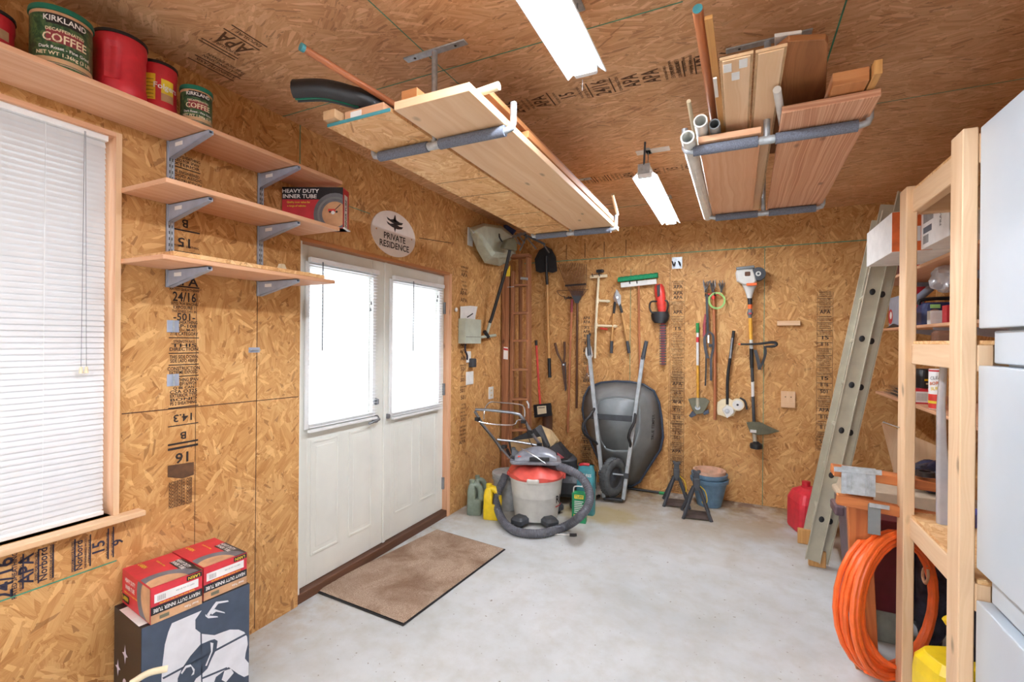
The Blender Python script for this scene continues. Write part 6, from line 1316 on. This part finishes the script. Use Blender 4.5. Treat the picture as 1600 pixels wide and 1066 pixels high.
# ---- stud shelving unit
t = thing('shelving_unit', 'tall pale stud framed shelving unit at the right, holding bins and cans', 'shelving unit', (3.2, 2.2, 0))
PX0, PX1 = 2.825, 2.863
for (x0, y0, lab) in ((2.825, 1.892, 'front post beside the grey cabinet'), (2.842, 2.490, 'front post nearer the ladder')):
    MB().bx((x0, y0, 0), (x0+0.038, y0+0.089, 2.162), 'stud').build('post', t, 0.003)
for y0 in (1.892, 2.490): MB().bx((3.60, y0, 0), (3.638, y0+0.089, 2.15), 'stud').build('post', t, 0.003)
for z0, z1 in ((2.052, 2.143), (1.418, 1.500), (0.690, 0.775)):
    MB().bx((2.864, 1.893, z0), (2.902, 2.578, z1), 'stud').build('front_rail', t, 0.003); MB().bx((3.56, 1.893, z0), (3.598, 2.578, z1), 'stud').build('rear_rail', t, 0.003)
    for y0 in (1.94, 2.52): MB().bx((2.903, y0, z0), (3.559, y0+0.038, z1-0.002), 'stud').build('cross_rail', t, 0.003)
for z1 in (2.144, 1.501, 0.776): MB().bx((2.87, 1.893, z1), (3.60, 2.578, z1+0.012), 'osb_pale').build('shelf_deck', t)
# long nail in the post
q = X(2.835, 1404, 669); tag(MB().cyl((2.842, 2.55, q.z), (2.80, 2.60, q.z+0.012), 0.0025, None, 'chrome', 6).cyl((2.80, 2.60, q.z+0.012), (2.797, 2.603, q.z+0.0125), 0.005, None, 'chrome', 8).build('nail'), 'bent nail sticking out of the stud post nearer the ladder', 'nail')

# ---- pale cabinet
t = thing('metal_cabinet', 'tall pale blue-grey metal cabinet at the right edge of the picture', 'cabinet', (3.2, 1.4, 0))
MB().bx((2.915, 0.96, 0.0), (3.55, 1.845, 2.15), 'cabinet').build('carcass', t, 0.003)
for z0, z1, nm in ((1.549, 2.157, 'upper_door'), (0.826, 1.438, 'middle_door'), (0.02, 0.730, 'lower_door')):
    MB().bx((2.864, 0.93, z0), (2.912, 1.888, z1), 'cabinet').build(nm, t, 0.004, 2)
MB().bx((2.885, 0.95, 1.446), (2.914, 1.848, 1.541), 'cabinet').build('upper_strip', t, 0.003); MB().bx((2.885, 0.95, 0.745), (2.914, 1.848, 0.82), 'cabinet').build('lower_strip', t, 0.003)

# ---- right wall shelves with brackets, and what is on them
def wshelf(z, x0, y0, y1, label):
    return tag(MB().bx((x0, y0, z), (W-0.005, y1, z+0.019), 'pine').build('wall_shelf', bevel=0.002), label, 'shelf', 'pine shelves on the right wall')
wshelf(1.606, 3.27, 2.6, 4.72, 'pine shelf on the right wall holding tools and a blue case')
wshelf(1.093, 3.235, 2.7, 4.78, 'lowest pine shelf on the right wall, with cans and metal scraps')
wshelf(1.949, 3.17, 2.6, 4.55, 'pine shelf on the right wall below the white boxes')
for y_ in (3.1, 3.75, 4.35):
    t = thing('shelf_standard', ['steel shelf standard on the right wall nearest the cabinet', 'steel shelf standard in the middle of the right wall shelves', 'steel shelf standard on the right wall nearest the back corner'][(3.1, 3.75, 4.35).index(y_)], 'shelf bracket', (W, y_, 1.0), 'steel shelf standards on the right wall')
    MB().bx((W-0.014, y_-0.013, 0.98), (W, y_+0.013, 2.2), 'steel_blue').build('slotted_rail', t)
    for z in (1.948, 1.605, 1.092):
        x0 = 3.30; poly = [(W-0.014, z), (x0, z), (x0, z-0.012), (W-0.014, z-0.07)]
        MB().slab([(a_, y_-0.008, b_) for a_, b_ in poly], (0, 0.016, 0), 'steel_blue').build('bracket', t)

zb = 1.9685
q = Card(T(2.915, 3.00, zb), (0.55, 0.52, 0.205), 'label_white'); q.rect('-y', 0.0, 0.002, 0.16, 0.203, 'orange_card', 1); q.rect('-y', 0.045, 0.05, 0.115, 0.125, 'label_white', 2); q.rect('-z', 0.0, 0.10, 0.55, 0.104, 'barcode', 1)
tag(q.build('cardboard_box', bevel=0.001), 'long white cardboard box with orange front overhanging the top right wall shelf', 'box')
q = Card(T(3.025, 2.635, zb), (0.48, 0.34, 0.21), 'label_white'); q.rect('-x', 0.03, 0.02, 0.10, 0.06, 'barcode', 1); q.rect('-x', 0.03, 0.07, 0.14, 0.10, 'card_navy', 1); q.rect('-x', 0.03, 0.12, 0.16, 0.17, 'barcode', 1); q.txt('-x', 'FRAGILE', 0.25, 0.12, 0.03, 'barcode', 1, PI/2)
tag(q.build('cardboard_box', bevel=0.001), 'white printed cardboard box between the two stud posts, on the top right wall shelf', 'box')
# books under the top shelf, standing on the shelf below
x0 = 3.215; zt = 1.9685
for i, (w_, h_, c) in enumerate(((0.045, 0.17, 'red_card'), (0.05, 0.19, 'maroon'), (0.045, 0.18, 'red_card'))):
    yb = 4.05+i*0.06
    tag(MB().bx((x0, yb, zt), (x0+0.13, yb+w_, zt+h_), c).bx((x0+0.003, yb+0.004, zt+h_-0.004), (x0+0.125, yb+w_-0.004, zt+h_+0.001), 'paper').build('red_book', bevel=0.001), ['red book nearest the white boxes on the top right wall shelf', 'dark red book between two red books on the top right wall shelf', 'red book furthest back on the top right wall shelf'][i], 'book', 'red books on the right wall shelf')
q = Card(T(3.30, 4.28, 1.6255), (0.10, 0.42, 0.24), 'steel_blue'); q.dec('-x', circle(0.06, 14, (0.05, 0.09)), 'red_card', 1); q.dec('-x', circle(0.03, 10, (0.06, 0.10)), 'label_white', 2)
tag(q.build('blue_case', bevel=0.004), 'pale blue flat box with red round print seen between ladder and post', 'box')
m = MB().slab([(3.29, 4.30, 1.6255), (3.29, 4.45, 1.6255), (3.29, 4.68, 1.6255), (3.29, 4.5, 1.655)], (-0.012, 0, 0), 'black_plastic'); tag(m.build('dark_clamp'), 'thin dark object on the shelf edge before the pale blue box', 'clamp')
tag(MB().bx((3.29, 4.17, 1.6255), (3.38, 4.24, 1.90), 'red_card').bx((3.289, 4.18, 1.70), (3.2905, 4.23, 1.80), 'label_white').build('red_carton', bevel=0.002), 'upright narrow red carton beside the pale blue flat box', 'carton')
# slot between the posts: radio, boxes, bowl on the middle wall shelf (z 1.625)
zs = 1.6255
t = thing('portable_radio', 'dark blue portable radio with round dial on the middle right wall shelf', 'radio', (3.43, 4.02, zs))
MB().loft([[(3.43+x, 4.02+y, z) for x, y in rrect(0.26*s, 0.16*s, 0.04)] for z, s in ((zs, 1), (zs+0.11, 1), (zs+0.15, .9))], 'navy', RZ(0), False).build('radio_body', t, 0.01, 2)
M_ = T(3.43, 4.02, zs); MB().tube([M_ @ Vector(p) for p in ((-0.13, 0, 0.14), (-0.10, 0, 0.175), (0.10, 0, 0.175), (0.13, 0, 0.14))], 0.012, 'black_plastic', 8, sub=3).build('handle', t)
MB().cyl((3.36, 3.93, zs+0.07), (3.36, 3.945, zs+0.07), 0.035, None, 'chrome', 18).bx((3.43, 3.935, zs+0.10), (3.52, 3.945, zs+0.125), 'red_card').bx((3.34, 3.936, zs+0.11), (3.39, 3.945, zs+0.135), 'lime').build('dial', t)
q = Card(T(3.29, 3.76, zs), (0.07, 0.06, 0.085), 'label_white'); q.rect('-y', 0.01, 0.03, 0.05, 0.07, 'paper', 1); tag(q.build('small_carton', bevel=0.001), 'small white carton in front of the dark blue radio', 'carton')
q = Card(T(3.33, 3.64, zs), (0.10, 0.07, 0.11), 'red_card'); q.rect('-y', 0.03, 0.04, 0.08, 0.08, 'star_lilac', 1); tag(q.build('small_carton', bevel=0.001), 'small red carton with pale label in front of the dark blue radio', 'carton')
tag(MB().lathe([(0.02, 0), (0.04, 0.004), (0.058, 0.045), (0.062, 0.05), (0.055, 0.05), (0.035, 0.012), (0.003, 0.01)], 'tan_cloth', T(3.345, 3.60-0.08, zs+0.0), 20).build('tan_bowl'), 'small tan bowl left of the dark blue radio', 'bowl') if False else None
t = thing('caulking_gun', 'blue grey caulking tube leaning behind the radio on the middle right shelf', 'caulking gun', (3.35, 4.14, zs))
MB().cyl((3.31, 4.13, zs+0.17), (3.40, 4.15, zs+0.26), 0.024, None, 'steel_blue', 14).build('tube', t); MB().cyl((3.40, 4.15, zs+0.26), (3.42, 4.153, zs+0.275), 0.012, 0.004, 'label_white', 10).cyl((3.36, 4.155, zs), (3.36, 4.14, zs+0.22), 0.008, None, 'steel_grey', 8).build('holder', t)
# dark device on the stud unit's middle deck
t = thing('battery_pack', 'dark brown ridged charger lying on the middle deck of the stud unit', 'charger', (2.97, 2.44, 1.514))
MB().loft([[(x, y, z) for x, y in rrect(0.11*s, 0.07*s, 0.02)] for z, s in ((0, 1), (0.03, 1), (0.042, .85))], 'dark_wood', T(2.97, 2.44, 1.514) @ RZ(-0.2), False).build('case', t, 0.003)
# lowest wall shelf: can, drill case, red carton, metal scraps
zs = 1.1125
t = thing('spray_tub', 'tall white and orange cleaner tub on the lowest right wall shelf', 'tub', (3.29, 3.64, zs)); c = (3.29, 3.64)
m = MB().lathe([(0.036, 0), (0.040, 0.003), (0.040, 0.235), (0.037, 0.24)], 'label_white', T(c[0], c[1], zs), 26, caps=True)
a_ = math.atan2(-c[1], 2.2-c[0]); band(m, c, 0.0405, zs+0.005, zs+0.09, 'red_bright', n=26); band(m, c, 0.041, zs+0.035, zs+0.05, 'yellow_print', n=26)
for i, (s_, k_) in enumerate((('CLEAN', 'barcode'), ('BORAX', 'orange_card'), ('SUPER', 'yellow_print'))): wraptext(m, s_, 0.026, k_, c, 0.042, a_, zs+0.19-i*0.032, 0.9, 0.2)
band(m, c, 0.0405, zs+0.225, zs+0.235, 'red_card', n=26); m.build('tub_body', t)
q = Card(T(3.245, 3.90, zs), (0.11, 0.10, 0.095), 'red_card'); q.rect('-y', 0.008, 0.01, 0.085, 0.08, 'label_white', 1)
for i in range(8): q.rect('-y', 0.02+i*0.007, 0.02, 0.023+i*0.007, 0.07, 'barcode', 2)
tag(q.build('small_carton', bevel=0.001), 'red carton with white barcode label beside the orange cleaner tub', 'carton')
t = thing('drill_case', 'black tool battery with yellow stripe behind the red barcode carton', 'power tool', (3.37, 4.10, zs))
MB().loft([[(x, y, z) for x, y in rrect(0.17*s, 0.14*s, 0.03)] for z, s in ((0, 1), (0.17, 1), (0.22, .8))], 'black_plastic', T(3.37, 4.10, zs) @ RZ(0.4), False).build('case', t, 0.006)
MB().box((0, -0.074, 0.15), (0.14, 0.006, 0.012), 'yellow', T(3.37, 4.10, zs) @ RZ(0.4)).box((0, -0.074, 0.125), (0.12, 0.006, 0.01), 'cream', T(3.37, 4.10, zs) @ RZ(0.4)).build('stripe', t)
for i in range(4):
    r = random.Random(40+i); p0 = Vector((3.275+0.02*i, 4.26+0.02*i, zs+0.0052+0.0165*i)); 
    tag(MB().beam(p0, p0+Vector((r.uniform(0, .04), 0.42, 0.0)), 0.05, 0.008, 'chrome').beam(p0+Vector((.02, 0, .008)), p0+Vector((.04, 0.42, 0.008)), 0.004, 0.008, 'chrome').build('metal_strip', bevel=0.001), 'shiny metal strips stacked on the lowest right wall shelf beside the ladder', 'metal strip', 'shiny metal strips on the lowest right shelf')
# plastic bags
def blob(c, rad, seed, mat, name, label, cat, n=26, amp=0.14, zmin=None):
    r = random.Random(seed); ph = [(r.uniform(2, 7), r.uniform(2, 7), r.uniform(0, 6)) for _ in range(7)]; rings = []
    for i in range(n//2+1):
        a = PI*(i+0.01)/(n//2+0.02); ring = []
        for k in range(n):
            b = 2*PI*k/n; d = 1+amp*sum(math.sin(f*a+g*b*round(1)+h) if False else math.sin(f*a+h)*math.cos(int(g)*b+h) for f, g, h in ph)/2.2
            p = Vector((c[0]+rad[0]*math.sin(a)*math.cos(b)*d, c[1]+rad[1]*math.sin(a)*math.sin(b)*d, c[2]-rad[2]*math.cos(a)*(1+0.1*(d-1))))
            if zmin is not None: p.z = max(p.z, zmin)
            ring.append(p)
        rings.append(ring)
    return tag(MB().loft(rings, mat).build(name), label, cat)
blob((3.30, 2.95, 1.80-0.0), (0.07, 0.07, 0.055), 5, 'clear_plastic', 'plastic_bag', 'crumpled clear plastic bag sticking out under the top right wall shelf', 'bag') if False else None
blob((3.235, 3.36, 1.862), (0.06, 0.07, 0.075), 5, 'clear_plastic', 'plastic_bag', 'crumpled clear plastic bag hanging under the top right wall shelf by the near post', 'bag', 30, 0.3)
blob((3.075, 2.97, 0.29), (0.085, 0.055, 0.285), 9, 'bag_black', 'black_bag', 'shiny black plastic sack on the floor behind the coiled hose, left one', 'bag', 32, 0.22, 0.003)
blob((3.245, 2.93, 0.27), (0.075, 0.06, 0.27), 12, 'bag_black', 'black_bag', 'shiny black plastic sack on the floor behind the coiled hose, right one', 'bag', 32, 0.22, 0.003)
blob((3.20, 3.37, 0.765), (0.12, 0.09, 0.09), 15, 'bag_black', 'black_bag', 'shiny dark sack lying on the beige lid of the tall storage bin', 'bag', 32, 0.2, 0.677)
m = MB(); P = [(2.995, 2.40, z) for z in (0.795, 0.95, 1.1, 1.25, 1.40)]
m.loft([[(2.945+x+0.006*math.sin(z*9), 2.42+y, z) for x, y in rrect(0.034*s, 0.03, 0.01)] for z, s in ((0.789, 1.2), (0.95, 1.3), (1.1, .9), (1.25, .75), (1.41, .6))], 'clear_plastic'); tag(m.build('plastic_sleeve'), 'tall clear plastic sleeve standing on the lower deck against the near post', 'plastic sleeve')
m = MB().slab([(2.955, 2.36, 0.789), (3.06, 2.42, 0.789), (3.07, 2.40, 0.86), (3.00, 2.36, 0.85)], (0.01, 0.07, 0.0), 'blue_cloth'); tag(m.build('blue_cloth', bevel=0.006), 'folded blue-purple cloth on the lower deck beside the near post', 'cloth')
# leaning plywood triangle
tri = [Y(4.3, 1378, 661), Y(4.2, 1500, 712), Y(4.2, 1500, 790), Y(4.3, 1415, 790), Y(4.3, 1396, 735)]
tri[2].z = 0; tri[3].z = 0
m = MB().slab([(3.36, 4.30, 0.80), (3.60, 3.60, 0.70), (3.60, 3.60, 0.0), (3.42, 4.20, 0.0)], (0.008, 0.005, 0), 'pine_light') if False else MB().slab(tri, (0, 0.012, 0), 'pine_light')
tag(m.build('plywood_offcut'), 'pointed pale plywood offcut leaning behind the sawhorse', 'board')
# ---- coiled orange hose
t = thing('coiled_hose', 'orange air hose coiled and hung at the sawhorse and stud post', 'hose', (2.82, 2.62, 0))
A0, A1 = Vector((2.615, 2.43, 0)), Vector((3.035, 2.79, 0)); ctr = (A0+A1)/2; dx = (A1-A0)/2; pn = Vector((dx.y, -dx.x, 0)).normalized()
rg = random.Random(8); pts = []
NL = 12
for k in range(NL*24+1):
    a = 2*PI*k/24; L_ = k/24; base = 0.97; q_ = 1.0-0.036*((L_*1.37) % 5); wob = 0.012*math.sin(a*0.37+L_)
    r_ = base+wob; off = (0.030*math.sin(L_*2.4)+0.012*math.sin(a*0.5))
    pts.append(ctr+dx*(q_*math.cos(a)*r_+(1-q_))+Vector((0, 0, 0.345+0.33*(1-(1-q_)*0.8)*r_*math.sin(a)))+pn*off*(0.65-0.35*math.cos(a)))
for p in pts: p.z = max(p.z, 0.012)
MB().tube(pts, 0.0115, 'orange', 8).build('hose_coils', t)
MB().tube([ctr-dx*0.55+Vector((0, 0, 0.26)), ctr-dx*0.35+pn*0.03+Vector((0, 0, 0.15)), ctr+pn*0.04+Vector((0, 0, 0.09)), ctr+dx*0.4+pn*0.03+Vector((0, 0, 0.10))], 0.0105, 'orange', 8, sub=6).build('loose_end', t)
m = MB().tube([X(3.0, 1447, 876), X(3.0, 1450, 884), X(3.0, 1443, 890), X(3.0, 1442, 903), X(3.0, 1446, 912), X(3.0, 1450, 903), X(3.0, 1450, 890)], 0.006, 'kraft', 8, sub=3); 
tag(m.build('copper_clamp'), 'copper coloured spring clamp hanging from the orange hose', 'clamp')
# ---- yellow jerry can in front, between the posts
t = thing('yellow_can', 'yellow plastic can with black spout between the stud posts at the bottom', 'fuel can', (2.95, 2.2, 0)); M_ = T(2.945, 2.22, 0) @ RZ(0.38)
MB().loft([[(x, y, z) for x, y in rrect(0.26*s, 0.17*s, 0.045)] for z, s in ((0.0, 0.95), (0.02, 1.0), (0.30, 1.0), (0.345, 0.96), (0.375, 0.80))], 'yellow', M_, False).build('can_body', t, 0.012, 3)
a, b = X(2.95, 1475, 1000), X(2.97, 1463, 962); a.z = 0.37; MB().tube([M_ @ Vector((0.03, 0, 0.37)), M_ @ Vector((0.025, 0.01, 0.42)), M_ @ Vector((-0.005, 0.03, 0.49))], 0.019, 'bag_black', 12, sub=4).build('spout', t)
MB().cyl(M_ @ Vector((-0.005, 0.03, 0.485)), M_ @ Vector((-0.012, 0.035, 0.50)), 0.028, None, 'yellow', 16).build('spout_collar', t)
